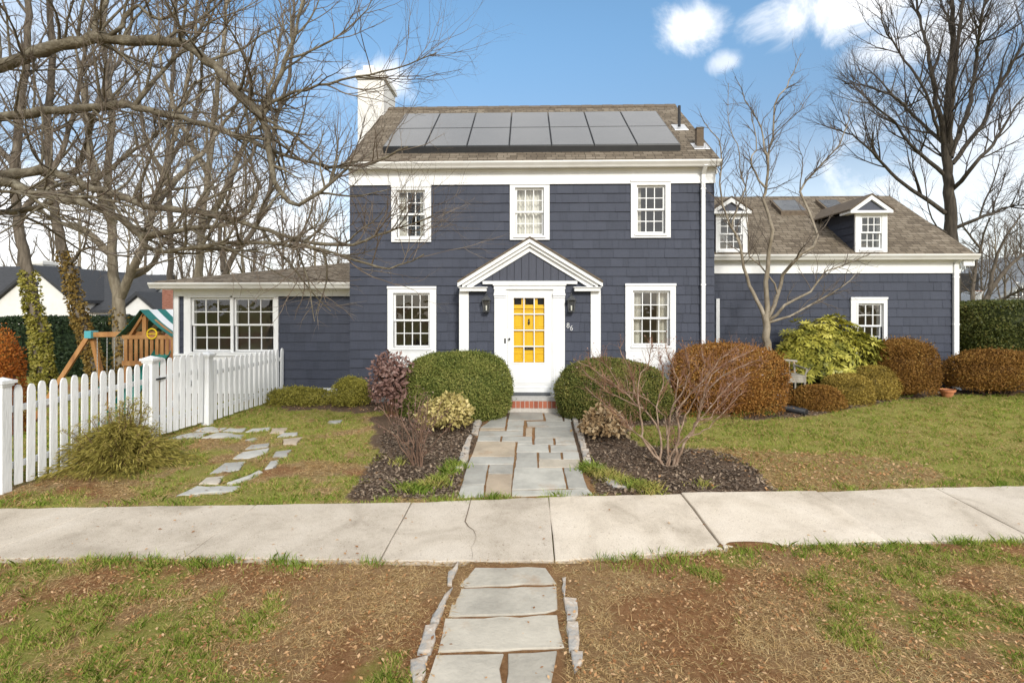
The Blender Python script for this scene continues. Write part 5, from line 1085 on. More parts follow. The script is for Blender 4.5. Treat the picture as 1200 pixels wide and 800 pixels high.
# drop the procedural growth on the bole itself: only the limbs branch
limbs = [([(tb[0], tb[1], 3.3), *pl([(-130, 128, 6.2), (0, 77, 6.1), (60, 57, 6.0), (110, 45, 6.0), (150, 47, 5.95), (215, 52, 5.9), (250, 78, 5.8), (290, 118, 5.7), (308, 142, 5.65), (316, 185, 5.6), (326, 225, 5.5), (350, 240, 5.45), (378, 224, 5.4), (408, 196, 5.35)])], .115, .016),
         ([*pl([(306, 138, 5.7), (322, 100, 5.65), (340, 55, 5.6), (355, 5, 5.5), (362, -45, 5.5)])], .036, .014),
         ([*pl([(300, 132, 5.7), (345, 108, 5.6), (400, 95, 5.5), (450, 84, 5.4), (512, 62, 5.3)])], .028, .006),
         ([*pl([(112, 45, 6.0), (113, 22, 6.0), (125, 2, 6.0), (132, -50, 6.0)])], .045, .02), ([*pl([(128, 42, 5.95), (145, 30, 5.9), (150, 15, 5.9), (163, 8, 5.9), (180, 20, 5.9), (200, 22, 5.9), (206, 0, 5.9), (203, -40, 5.9)])], .035, .012),
         ([(tb[0], tb[1], 2.9), *pl([(-120, 152, 6.3), (0, 137, 6.2), (60, 130, 6.2), (130, 124, 6.15), (160, 125, 6.1), (200, 136, 6.1), (250, 150, 6.0), (290, 165, 5.9), (330, 180, 5.9), (385, 196, 5.8), (440, 190, 5.7), (478, 172, 5.6)])], .095, .010),
         ([*pl([(158, 124, 6.1), (172, 105, 6.1), (195, 78, 6.2), (225, 50, 6.2), (245, 10, 6.3), (250, -50, 6.3)])], .04, .016),
         ([(tb[0], tb[1], 2.4), *pl([(-120, 225, 6.0), (0, 207, 5.9), (50, 199, 5.9), (110, 220, 5.8), (170, 240, 5.75), (240, 250, 5.7), (290, 262, 5.65), (340, 278, 5.6), (400, 287, 5.5), (455, 272, 5.4), (508, 252, 5.3)])], .098, .007),
         ([(tb[0], tb[1], 2.2), *pl([(-100, 228, 5.9), (0, 214, 5.8), (40, 226, 5.75), (90, 237, 5.7), (130, 250, 5.7), (152, 265, 5.7), (172, 288, 5.7), (186, 296, 5.7), (230, 288, 5.6), (310, 284, 5.55), (370, 292, 5.5), (415, 305, 5.4), (455, 314, 5.35), (497, 298, 5.3)])], .085, .007),
         ([*pl([(168, 276, 5.7), (220, 268, 5.65), (262, 262, 5.6), (292, 248, 5.6), (300, 215, 5.55), (285, 170, 5.5)])], .045, .012),
         ([*pl([(-60, 226, 5.3), (0, 224, 5.2), (70, 228, 5.2), (140, 237, 5.2), (176, 262, 5.2), (192, 300, 5.2)])], .03, .008),
         ([*pl([(-100, 260, 6.4), (0, 250, 6.3), (60, 238, 6.3), (110, 212, 6.3), (150, 180, 6.3), (190, 150, 6.3), (230, 95, 6.3)])], .06, .012)]
for i, (pts, a, b) in enumerate(limbs):
    q, rr = w.limb(pts, a * .78, b * .85, .13, .011); rr *= 1 + .10 * w.r.normal(size=len(rr)).clip(-1, 1.6); w.grow(q, rr, 0, SPF)
w.build(.012, M['bark_foreground'], M['twig_foreground'], t)

def trunk_tree(name, label, limbs, spec, seed, thr, bark, twig, group=None, wob=.02, ivy=None):
    base = np.array(limbs[0][0][0]); t = tree_obj(name, label, base, group); w = Wood(seed)
    for i, (pts, a, b) in enumerate(limbs):
        q, rr = w.limb(pts, a, b, .35, wob)
        if i == 0 and ivy: IVY.append((t, q, rr, ivy))
        k = len(q) // 3 if i == 0 else 0; w.grow(q[k:], rr[k:], 0, spec)
    w.build(thr, bark, twig, t); return t, w
IVY = []
SPB = [dict(dens=2.1, len=3.0, rad=.038, amin=28, amax=65, up=.7, wig=.10, trop=.06, t0=.08, seg=.3), dict(dens=2.7, len=1.35, rad=.016, amin=28, amax=60, up=.5, wig=.13, trop=.05, t0=.15, seg=.22), dict(dens=3.6, len=.65, rad=.0085, amin=25, amax=60, up=.35, wig=.16, trop=.03, t0=.2, seg=.16)]
def down(px, py, Y): p = P(px, py, Y); p[2] = float(ground_z(p[0], Y)) - .15; return p
trunk_tree('ivy_tree', 'leftmost bare tree with yellow green ivy on its trunk', [([down(56, 440, 15), *pl([(50, 415), (44, 385), (35, 335), (25, 280), (18, 220), (22, 140), (32, 60), (36, -60), (45, -160)], 15)], .21, .06),
            (pl([(26, 250), (60, 205), (85, 140), (100, 60), (120, -30)], 15, .5, 1), .10, .03), (pl([(20, 200), (-20, 150), (-40, 80), (-40, 0)], 15, .5, 2), .10, .03)], SPB, 41, .03, M['bark_mid'], M['twig_mid'], ivy=('ivy', M['ivy_leaf'], .25, 1.0, 4.1, 2.0))
trunk_tree('ivy_tree', 'leaning bare tree with golden brown ivy in front of the dark roof', [([down(122, 450, 16), *pl([(112, 425), (100, 395), (86, 340), (72, 285), (61, 230), (56, 150), (62, 60), (55, -60), (60, -150)], 16)], .22, .06),
            (pl([(63, 240), (95, 190), (115, 120), (150, 40), (160, -40)], 16, .6, 3), .12, .03), (pl([(80, 310), (105, 290), (150, 300), (190, 260)], 16, .5, 4), .06, .015)], SPB, 42, .03, M['bark_mid'], M['twig_mid'], ivy=('ivy', M['ivy_leaf_b'], .45, 1.0, 4.8, 1.5))
trunk_tree('forked_tree', 'stout bare tree forking low behind the swing set', [([down(141, 440, 17), *pl([(141, 405), (140, 370), (140, 345), (132, 322), (132, 275), (126, 215), (131, 130), (122, 40), (126, -60)], 17)], .25, .06),
            (pl([(141, 348), (152, 322), (166, 290), (181, 240), (196, 190), (214, 120), (228, 40), (230, -60)], 17, .3, 5), .16, .04), (pl([(150, 325), (172, 316), (186, 300), (192, 282), (210, 270)], 17, .2, 6), .12, .03), (pl([(133, 300), (100, 270), (72, 262), (40, 240)], 17, .5, 7), .14, .03),
            (pl([(132, 262), (110, 205), (100, 130), (85, 40)], 17, .6, 8), .16, .03), (pl([(180, 245), (215, 200), (260, 150), (300, 80)], 17, .8, 9), .12, .03)], SPB, 43, .03, M['bark_tan'], M['twig_mid'], ivy=('ivy', M['ivy_leaf_b'], .8, .5, 3.0, .35))
trunk_tree('tall_tree', 'pale barked bare tree rising behind the sunroom roof', [([down(234, 420, 22), *pl([(234, 360), (233, 310), (237, 255), (246, 190), (252, 120), (262, 50), (268, -50)], 22)], .22, .06),
            (pl([(236, 270), (262, 225), (290, 160), (320, 90), (335, 10)], 22, .6, 10), .16, .03), (pl([(244, 205), (215, 150), (190, 80), (185, 0)], 22, .6, 11), .15, .03)], SPB, 44, .03, M['bark_tan'], M['twig_tan'])
trunk_tree('tall_tree', 'dark slender bare tree between the forked tree and the sunroom', [([down(200, 420, 24), *pl([(200, 360), (200, 310), (199, 250), (197, 180), (201, 110), (205, 40), (205, -60)], 24)], .17, .07), (pl([(198, 220), (170, 160), (160, 80), (140, 10)], 24, .6, 12), .12, .03), (pl([(199, 190), (230, 130), (240, 50), (260, -20)], 24, .6, 13), .12, .03)], SPB, 45, .03, M['bark_mid'], M['twig_mid'])
trunk_tree('tall_tree', 'bent dark tree right of the pale barked one behind the sunroom roof', [([down(256, 420, 23), *pl([(256, 345), (262, 325), (275, 297), (298, 268), (318, 215), (322, 150), (340, 80), (345, -20)], 23)], .17, .06), (pl([(262, 318), (258, 270), (272, 215), (280, 150)], 23, .6, 14), .12, .03)], SPB, 46, .03, M['bark_mid'], M['twig_tan'])
# large tree right of the garage
SPR = [dict(dens=2.7, len=3.1, rad=.034, amin=16, amax=48, up=.5, wig=.08, trop=.05, t0=.08, seg=.35), dict(dens=3.3, len=1.5, rad=.0155, amin=20, amax=50, up=.4, wig=.11, trop=.05, t0=.12, seg=.25), dict(dens=4.2, len=.85, rad=.0085, amin=22, amax=52, up=.3, wig=.14, trop=.03, t0=.2, seg=.18)]
trunk_tree('large_tree', 'tall dark bare tree with upswept limbs behind the garage end', [([down(1119, 430, 22), *pl([(1117, 360), (1116, 310), (1115, 270), (1113, 235), (1110, 195), (1108, 160), (1113, 100), (1117, 40), (1114, -40), (1116, -120)], 22)], .34, .04),
    (pl([(1108, 250), (1080, 229), (1050, 209), (1033, 189), (1016, 172), (999, 159), (975, 150)], 22, .5, 1), 0.094, .02), (pl([(1108, 206), (1080, 182), (1067, 169), (1050, 145), (1020, 120), (998, 95)], 22, .6, 2), 0.086, .02), (pl([(1106, 168), (1070, 135), (1050, 115), (1016, 101), (990, 98)], 22, .6, 3), 0.079, .02),
    (pl([(1108, 172), (1094, 101), (1088, 60), (1078, 20), (1066, -40)], 22, .6, 4), 0.108, .03), (pl([(1112, 180), (1116, 110), (1122, 50), (1132, -20), (1134, -80)], 22, .6, 5), 0.108, .03), (pl([(1114, 185), (1137, 118), (1144, 67), (1151, 17), (1165, -50)], 22, .6, 6), 0.108, .03),
    (pl([(1116, 192), (1151, 145), (1165, 111), (1181, 84), (1200, 50), (1215, 0)], 22, .6, 7), 0.094, .03), (pl([(1116, 222), (1144, 192), (1168, 162), (1188, 128), (1215, 95)], 22, .6, 8), 0.094, .02), (pl([(1118, 268), (1154, 253), (1178, 243), (1210, 236), (1250, 215)], 22, .6, 9), 0.079, .02),
    (pl([(1100, 160), (1086, 110), (1060, 70), (1040, 40), (1030, 5)], 22, .6, 10), 0.065, .02), (pl([(1112, 275), (1085, 262), (1060, 268), (1035, 255)], 22, .6, 11), 0.050, .015)], SPR, 47, .03, M['bark_dark'], M['twig_dark'])
SPT = [dict(dens=3.4, len=1.7, rad=.03, amin=25, amax=75, up=.3, wig=.16, trop=.02, t0=.1, seg=.2), dict(dens=4.2, len=.9, rad=.016, amin=25, amax=70, up=.3, wig=.18, trop=.02, t0=.1, seg=.16), dict(dens=4.5, len=.42, rad=.010, amin=25, amax=60, up=.3, wig=.18, trop=.02, t0=.2, seg=.12)]
trunk_tree('spreading_tree', 'low tangled bare tree spreading above the tall hedge by the hoop', [([down(1143, 425, 23.5), *pl([(1144, 395), (1148, 370), (1156, 350), (1172, 325), (1196, 300), (1222, 285)], 23.5)], .20, .04), (pl([(1146, 380), (1140, 350), (1142, 320), (1150, 285), (1160, 255)], 23.5, .4, 1), .12, .025), (pl([(1158, 347), (1165, 310), (1180, 275), (1200, 250)], 23.5, .4, 2), .10, .02),
    (pl([(1150, 365), (1180, 348), (1210, 335), (1240, 330)], 23.5, .4, 3), .10, .02), (pl([(1148, 290), (1130, 265), (1125, 250)], 23.5, .4, 4), .05, .015)], SPT, 49, .03, M['bark_mid'], M['twig_mid'])
# small multi-stem tree by the garage wing
SPS = [dict(dens=6.6, len=.9, rad=.012, amin=22, amax=55, up=.6, wig=.16, trop=.05, t0=.2, seg=.11), dict(dens=6.5, len=.42, rad=.006, amin=25, amax=58, up=.4, wig=.15, trop=.03, t0=.2, seg=.08), dict(dens=5.0, len=.14, rad=.0048, amin=25, amax=60, up=.3, wig=.18, trop=.02, t0=.2, seg=.05)]
c5 = lambda *p: [(820 + a / 4, 60 + b / 4) for a, b in p]; c7 = lambda *p: [(800 + a / 2.9625, 210 + b / 2.9625) for a, b in p]
YT = 10.75; bs = down(899, 450, YT)
trunk_tree('small_tree', 'slender multi stemmed bare tree in front of the garage wing', [([bs, *pl([(898.5, 415), (898, 395), (897, 377), (897, 368)], YT)], .085, .07),
    (pl(c7((288, 490), (255, 420), (235, 370), (215, 300), (200, 230), (160, 150)) + [(843, 215)] + c5((110, 450), (60, 380), (0, 290)), YT, .10, 1), .045, .006), (pl(c7((290, 490), (291, 400), (290, 320), (300, 250), (310, 180)) + c5((305, 690), (312, 640), (325, 500), (345, 400), (355, 250), (400, 170), (440, 110), (475, 10)), YT, .08, 2), .055, .006),
    (pl(c5((308, 640), (260, 570), (240, 520), (265, 460), (260, 350), (245, 280)), YT, .1, 3), .024, .006), (pl(c5((320, 510), (310, 470), (300, 400), (270, 320), (215, 230), (165, 120)), YT, .1, 4), .026, .005), (pl(c5((345, 400), (400, 340), (470, 280), (520, 200)), YT, .1, 5), .016, .004),
    (pl(c7((294, 490), (330, 400), (345, 330), (420, 260), (470, 190)) + c5((470, 660), (530, 580), (600, 500), (650, 440), (700, 330), (712, 240)), YT, .12, 6), .045, .006), (pl(c5((470, 650), (480, 560), (480, 480), (420, 420)), YT, .1, 7), .014, .004), (pl(c7((298, 490), (350, 440), (440, 390), (500, 320), (590, 290), (660, 255)), YT, .14, 8), .034, .006),
    (pl(c7((290, 500), (380, 470), (470, 420), (560, 370), (600, 330)), YT, .14, 9), .028, .006), (pl(c7((200, 230), (180, 190), (170, 150)) + c5((210, 640), (190, 540), (180, 440), (140, 380), (135, 150)), YT, .1, 10), .022, .005), (pl(c7((330, 400), (300, 330), (240, 270), (230, 200)) + c5((215, 620), (250, 560)), YT, .1, 11), .02, .006)],
    SPS, 48, .018, M['bark_small'], M['twig_mid'], wob=.018)
# ivy on the trunks
for t, q, rr, (nm, mat, z0, az, z1, cov) in IVY:
    g0 = float(ground_z(q[0][0], q[0][1])); n = int(3000 * cov); i = RNG.integers(0, len(q) - 1, n * 3); f = RNG.random(n * 3)[:, None]; p = q[i] * (1 - f) + q[i + 1] * f; rad = rr[i]
    hrel = (p[:, 2] - g0 - z0) / (z1 - z0); k = (hrel > 0) & (hrel < 1) & (RNG.random(n * 3) < 1.05 - .75 * np.clip(hrel, 0, 1)); p, rad, hrel = p[k], rad[k], hrel[k]; m = len(p)
    a = RNG.normal(size=m) * (1.25 if cov > .5 else .7) - 1.1 + .35 * np.sin(p[:, 2] * 2.0); o = np.stack([np.cos(a), np.sin(a), np.zeros(m)], 1); keep = np.sin(a * 3 + p[:, 2] * 4) + np.sin(a * 5 - p[:, 2] * 7) > -1.0; p, rad, o, a = p[keep], rad[keep], o[keep], a[keep]; m = len(p); p = p + o * (rad + .015 + .05 * RNG.random(m) ** 2)[:, None]
    leaves(nm, mat, p, o * .5 + rand_dirs(m) * .7 + np.array((0, 0, -.3)), o + rand_dirs(m) * .4, .085 + .04 * RNG.random(m), .07, np.clip(.5 + RNG.normal(size=m) * .25, 0, 1), t)
# background trees, three kinds copied with their own turn and size
def proto(name, label, seed, h, bark, twig, group):
    b = np.array((0., 90, 0)); b[2] = 0; t = tree_obj(name, label, b, group); w = Wood(seed); r = w.r
    q, rr = w.limb([b + (0, 0, -.3), b + (.1, 0, h * .3), b + (-.1, .1, h * .6), b + (.1, 0, h)], .0155 * h, .025, .5, .03)
    w.grow(q[len(q) // 4:], rr[len(q) // 4:], 0, [dict(dens=1.5, len=h * .36, rad=.008 * h, amin=22, amax=50, up=.7, wig=.09, trop=.07, t0=.0, seg=.5), dict(dens=1.8, len=h * .15, rad=.032, amin=25, amax=55, up=.5, wig=.12, trop=.05, t0=.12, seg=.35), dict(dens=2.8, len=h * .07, rad=.016, amin=25, amax=58, up=.4, wig=.15, trop=.03, t0=.15, seg=.25)])
    w.build(.05, bark, twig, t); return t
gl_, gr_ = 'bare trees behind the white houses', 'bare trees beyond the right hand hedge'
pts = [proto('background_tree', 'bare background tree with hazy twigs behind the white houses', 61, 13, M['bark_mid'], M['twig_tan'], gl_), proto('background_tree', 'bare background tree with hazy twigs behind the white houses', 62, 15, M['bark_tan'], M['twig_tan'], gl_), proto('background_tree', 'bare background tree with hazy twigs behind the white houses', 63, 11, M['bark_mid'], M['twig_mid'], gl_)]
spots = [(330, 42, 0, 1.0), (285, 38, 1, .95), (245, 46, 2, 1.1), (170, 44, 0, 1.1), (95, 47, 1, 1.0), (20, 44, 2, 1.2), (-60, 48, 0, 1.1), (370, 55, 1, 1.1), (215, 33, 2, .9), (300, 30, 2, .8), (150, 55, 1, 1.15), (60, 60, 0, 1.3), (345, 36, 2, .9), (395, 48, 0, .9),
         (1165, 40, 1, .62), (1195, 36, 2, .75), (1150, 48, 0, .62), (1240, 42, 1, .9), (1180, 55, 0, .8), (1215, 30, 2, .62), (1140, 33, 2, .50), (1280, 50, 2, 1.0), (1150, 27, 2, .52), (1178, 29, 0, .5), (1205, 26, 2, .6), (1160, 36, 2, .62), (1192, 42, 1, .6), (1132, 44, 2, .62),
         (310, 62, 2, 1.2), (265, 58, 1, 1.1), (380, 64, 2, 1.1), (350, 70, 0, 1.2), (225, 66, 2, 1.2), (110, 66, 2, 1.2), (400, 58, 2, .9)]
for i, (px, Y, k, s) in enumerate(spots):
    o = pts[k] if i < 0 else copy_tree(pts[k]); x = X(px, Y); o.location = (x, Y, float(ground_z(x, Y))); o.rotation_euler = (0, 0, random.random() * 6.28); o.scale = (s, s, s)
    if px > 700: o['label'] = 'bare background tree beyond the hedge near the grey house'; o['group'] = gr_
for p in pts:
    for c in list(p.children): bpy.data.objects.remove(c)
    bpy.data.objects.remove(p)
# far woods: one mass along the horizon
def woods():
    w = Wood(71)
    for i in range(330):
        px = w.r.uniform(-350, 470) if w.r.random() < .6 else w.r.uniform(1090, 1500); Y = w.r.uniform(70, 115); x = X(px, Y); h = w.r.uniform(5, 9.5); b = np.array((x, Y, -.5))
        q, rr = w.limb([b, b + (w.r.normal() * .2, 0, h * .5), b + (w.r.normal() * .5, 0, h)], .16, .03, 1.2, .05); w.grow(q, rr, 0, [dict(dens=2.2, len=2.6, rad=.06, amin=20, amax=55, up=.7, wig=.1, trop=.06, t0=.15, seg=.8), dict(dens=2.4, len=.9, rad=.03, amin=20, amax=55, up=.4, wig=.1, trop=.03, t0=.1, seg=.5)])
    V, F = tube_arrays(w.t, 3); tag(raw('woods', V, F, M['twig_tan']), 'far bare woods along the horizon', None, None, 'stuff')
woods()
# hedges
def hedge(label, c, rad, n, size, mat, pw=7, seed=1):
    t = thing('hedge', label, 'hedge', (c[0], c[1], c[2] - rad[2])); leaf_blob('foliage', mat, c, rad, n, size, t, pw=pw, lump=.02, depth=.1, seed=seed, tilt=1, zmin=c[2] - rad[2])
gzr = float(ground_z(18, 17)); hx = X(1136, 16)
hedge('tall clipped dark green hedge past the garage end', (hx + 4.75, 17.3, gzr + .98), (4.3, 1.3, 1.10), 60000, .085, M['hedge_leaf'], 9, 3)
hedge('dark evergreen hedge behind the ivy trees and the swing set', (-19.5, 22.5, -.1), (6.6, 1.3, 1.75), 26000, .15, M['hedge_leaf_far'], 5, 4)
hedge('lower dark evergreen hedge running on past the left edge', (-31, 22.8, 0.0), (5.0, 1.2, 1.85), 9000, .16, M['hedge_leaf_far'], 4, 5)
def orange():
    Y = 9.2; x = X(2, Y); z0 = float(ground_z(x, Y)); t = thing('orange_shrub', 'cone shaped orange brown shrub behind the fence at the left edge', 'shrub', (x, Y, z0)); zt = Z(393, Y)
    leaf_blob('foliage', M['orange_leaf'], (x, Y, z0 + .4), (.42, .42, zt - z0 - .4), 7000, .05, t, pw=1.7, lump=.08, depth=.25, seed=6, zmin=z0, shag=.06)
orange()

# ================================================================== PLAY SET, NEIGHBOURS, SMALL THINGS
def playset():
    Y = 13.4; k = lambda px, py, y=Y: P(px, py, y); gz = lambda p: float(ground_z(p[0], p[1])); t = thing('play_set', 'wooden swing set with a green and white striped canopy behind the gate', 'play set', (*k(150, 400)[:2], gz(k(150, 400))))
    mb = MB(); a, b = k(105, 392), k(187, 391); mb.bar(a, b, .09, .13); mb.build('beam', M['play_wood'], t)
    for px, py, dy in ((66, 452, -.25), (122, 455, .25)):
        q = k(px, py, Y + dy); p0 = k(104 if px < 100 else 108, 393, Y + dy * .2); d = q - p0; q = p0 + d * ((gz(q) - p0[2]) / d[2]); mb = MB(); mb.bar(p0, q, .10, .10); mb.build('leg', M['play_wood'], t)
    mb = MB(); p = k(107, 391.5); mb.box(p[0] - .09, p[0] + .09, p[1] - .12, p[1] + .12, p[2] - .10, p[2] + .09); mb.build('bracket', M['teal'], t)
    for px, sw in ((114, None), (125.5, None), (134, None), (145, None)):
        p = k(px, 394); mb = MB()
        for i in range(30): mb.bar(p + (0, 0, -.045 * i), p + (0, 0, -.045 * i - .04), .018 if i % 2 else .008, .008 if i % 2 else .018)
        mb.build('chain', M['silver'], t)
    for pa, pb, m in ((114, 125.5, 'green_plastic'), (134, 145, 'yellow_plastic')):
        a, b = k(pa, 394), k(pb, 394); z = a[2] - 1.35; mb = MB(); n = 8; V = []; F = []
        for i in range(n + 1): s = i / n; V += [(a[0] + (b[0] - a[0]) * s, Y - .09, z - .07 * math.sin(math.pi * s)), (a[0] + (b[0] - a[0]) * s, Y + .09, z - .07 * math.sin(math.pi * s))]
        mb.slab([V[2 * i] for i in range(n + 1)] + [V[2 * i + 1] for i in range(n, -1, -1)], .02); mb.build('swing_seat', M[m], t)
    # tower
    x0, x1 = k(152, 400)[0], k(212, 400)[0]; yf, yb = Y - .2, Y + 1.2; zr, zd = Z(396, yf), Z(424, yf); g = gz((x0, Y))
    mb = MB(); mb.box(x0, x1, yf, yb, zd - .12, zd - .04); mb.build('deck', M['play_wood'], t)
    for x in (x0 + .05, x1 - .05):
        for y in (yf + .05, yb - .05): mb = MB(); mb.box(x - .05, x + .05, y - .05, y + .05, g - .2, zr + .02 if x > x0 + .5 else zr + .02); mb.build('post', M['play_wood'], t)
    mb = MB(); mb.box(x0 - .02, x1 + .02, yf - .045, yf - .002, zr - .04, zr + .06); mb.box(x0 - .02, x1 + .02, yf - .045, yf - .002, zd - .13, zd - .0); n = 10
    for i in range(n): x = x0 + (x1 - x0) * (i + .5) / n; mb.box(x - .042, x + .042, yf - .03, yf - .004, zd + .002, zr - .042)
    mb.build('railing', M['play_wood'], t)
    ap = k(168, 364, yf); xl = k(140, 398, yf)[0]; zl = Z(394, yf); xr = k(205, 394, yf)[0]
    for x in (x0 + .05 + .0,): pass
    mb = MB(); pr = k(166, 366, yf + .05)
    for y in (yf + .06, yb - .06): mb.bar((ap[0], y, ap[2] - .06), (xl + .25, y, zl + .0), .06, .08, up=(0, 1, 0)); mb.bar((ap[0], y, ap[2] - .06), (xr - .08, y, zl), .06, .08, up=(0, 1, 0)); mb.box(ap[0] - .05, ap[0] + .05, y - .04, y + .04, zr, ap[2] - .1)
    mb.build('roof_frame', M['play_wood'], t)
    # canopy: the ridge runs front to back, sheets fall left and right; stripes alternate front to back
    can = None; n = 9; ridge = ap; yy0, yy1 = yf - .12, yf + 2.7
    for i in range(n):
        a, b = yy0 + (yy1 - yy0) * i / n, yy0 + (yy1 - yy0) * (i + 1) / n; m = MB(); prof = []
        for s in np.linspace(-1, 1, 11): ex = xl if s < 0 else xr; u = abs(s); prof.append((ridge[0] + (ex - ridge[0]) * u, ridge[2] + .03 + (zl - .04 - ridge[2]) * u - .05 * math.sin(math.pi * u)))
        for p, q in zip(prof, prof[1:]): m.add([(p[0], a, p[1]), (p[0], b, p[1]), (q[0], b, q[1]), (q[0], a, q[1]), (p[0], a, p[1] - .012), (p[0], b, p[1] - .012), (q[0], b, q[1] - .012), (q[0], a, q[1] - .012)], [(0, 1, 2, 3), (4, 7, 6, 5), (0, 3, 7, 4), (1, 5, 6, 2)])
        m.build('canopy', M['white' if i % 2 else 'green_plastic'], t, 'white canopy stripe' if i % 2 else 'green canopy stripe')
    # slide leaving the deck to the front right
    mb = MB(); a = np.array((x1 - .35, yf - .1, zd + .05)); b = np.array((x1 - .15, yf - 2.0, g + .25)); c = np.array((x1 - .1, yf - 2.5, g + .12))
    L_ = [a + (0, .1, .12), a, (a + b) / 2 + (0, 0, .1), b, c]
    for p, q in zip(L_, L_[1:]):
        V = [p + (-.24, 0, .12), p + (-.2, 0, 0), p + (.2, 0, 0), p + (.24, 0, .12), q + (-.24, 0, .12), q + (-.2, 0, 0), q + (.2, 0, 0), q + (.24, 0, .12)]; mb.add(V, [(0, 1, 5, 4), (1, 2, 6, 5), (2, 3, 7, 6)])
    so = mb.build('slide', M['green_plastic'], t); m_ = so.modifiers.new('thick', 'SOLIDIFY'); m_.thickness = .02
    mb = MB(); w0 = np.array(k(178, 391, yf - .06)); mb.tube([w0 + (.13 * math.cos(a), 0, .13 * math.sin(a)) for a in np.linspace(0, 6.283, 20)], .018, 6); mb.bar(w0 + (-.12, 0, 0), w0 + (.12, 0, 0), .02, .02); mb.build('steering_wheel', M['yellow_plastic'], t)
playset()
def gable_house(name, label, cx, Y, hw, ze, za, depth, zb, wall, roof, wins=(), cat='house', ov=.25, chim=None, side=False):
    t = thing(name, label, cat, (cx, Y, zb)); mb = MB(); mb.prism([(cx - hw, zb), (cx + hw, zb), (cx + hw, ze), (cx, za), (cx - hw, ze)], Y, Y + depth, 'y') if not side else mb.prism([(Y, zb), (Y + depth, zb), (Y + depth, ze), (Y + depth / 2, za), (Y, ze)], cx - hw, cx + hw, 'x'); w = mb.build('wall', wall, t)
    mb = MB(); 
    if not side:
        k = (za - ze) / hw; mb.prism([(cx - hw - ov, ze - ov * k + .02), (cx, za + .02), (cx + hw + ov, ze - ov * k + .02), (cx + hw + ov, ze - ov * k + .24), (cx, za + .26), (cx - hw - ov, ze - ov * k + .24)], Y - .25, Y + depth + .25, 'y')
    else:
        k = (za - ze) / (depth / 2); mb.prism([(Y - ov, ze - ov * k + .02), (Y + depth / 2, za + .02), (Y + depth + ov, ze - ov * k + .02), (Y + depth + ov, ze - ov * k + .22), (Y + depth / 2, za + .24), (Y - ov, ze - ov * k + .22)], cx - hw - .25, cx + hw + .25, 'x')
    r = mb.build('roof', roof, t)
    for (px0, py0, px1, py1) in wins:
        a, b, c, d = X(px0, Y), X(px1, Y), Z(py1, Y), Z(py0, Y); mb = MB(); ring(mb, (a - .1, b + .1, c - .1, d + .1), (a, b, c, d), Y - .06, Y - .002); xm_ = (a + b) / 2; mb.box(xm_ - .03, xm_ + .03, Y - .05, Y - .03, c, d); zm = (c + d) / 2; mb.box(a, xm_ - .03, Y - .048, Y - .03, zm - .03, zm + .03); mb.box(xm_ + .03, b, Y - .048, Y - .03, zm - .03, zm + .03); wn = mb.build('window', M['white'], t)
        mb = MB(); mb.box(a, b, Y - .025, Y - .003, c, d); mb.build('pane', M['neighbour_glass'], wn)
    if chim:
        px0, px1, py, yo = chim; a, b, z = X(px0, Y + yo), X(px1, Y + yo), Z(py, Y + yo); mb = MB(); mb.box(a, b, Y + yo, Y + yo + 1, ze, z - .3); mb.box(a - .08, b + .08, Y + yo - .08, Y + yo + 1.08, z - .298, z - .1); mb.box(a + .1, b - .1, Y + yo + .1, Y + yo + .9, z - .098, z); mb.build('chimney', wall, r)
    return t
zg = -1.0
gable_house('neighbour_house', 'white house with a steep dark gable and chimney behind the ivy trees', X(42, 33), 33, 2.55, Z(352, 33), Z(314, 33), 8, zg, M['stucco'], M['dark_roof'], ((35, 329, 46, 345), (34, 362, 50, 384)), chim=(36, 50, 303, 1.5))
gable_house('neighbour_house', 'low white wing with a long dark roof between the ivy trees', X(105, 34.5), 34.5, 3.2, Z(364, 34.5), Z(323, 36), 7, zg, M['stucco'], M['dark_roof'], ((90, 368, 105, 378),), side=True)
gable_house('neighbour_house', 'white left wing with a dark roof running out of the photo', X(-30, 34), 34, 4.0, Z(372, 34), Z(314, 37), 7, zg, M['stucco'], M['dark_roof'], ((-12, 372, 0, 388),), side=True)
gable_house('neighbour_garage', 'small white gabled garage between hedge and long dark roof', X(120, 29), 29, .95, Z(383, 29), Z(374, 29), 4, zg, M['stucco'], M['dark_roof'], (), 'garage')
gable_house('neighbour_house', 'white gabled house end beside the striped canopy', X(163, 31), 31, 1.3, Z(367, 31), Z(346, 31), 7, zg, M['stucco'], M['dark_roof'], ())
gable_house('neighbour_house', 'grey clapboard house above the tall hedge at the right edge', X(1255, 33), 33, 4.6, Z(352, 33), Z(300, 33), 6, 0, M['grey_clap'], M['grey_clap'], ((1191, 333, 1204, 347),))
gable_house('neighbour_garage', 'small white outbuilding seen between garage corner and hedge', X(1138, 30), 30, .75, Z(366, 30), Z(352, 30), 4, 0, M['white'], M['grey_clap'], ((1131, 376, 1137, 390),), 'garage')
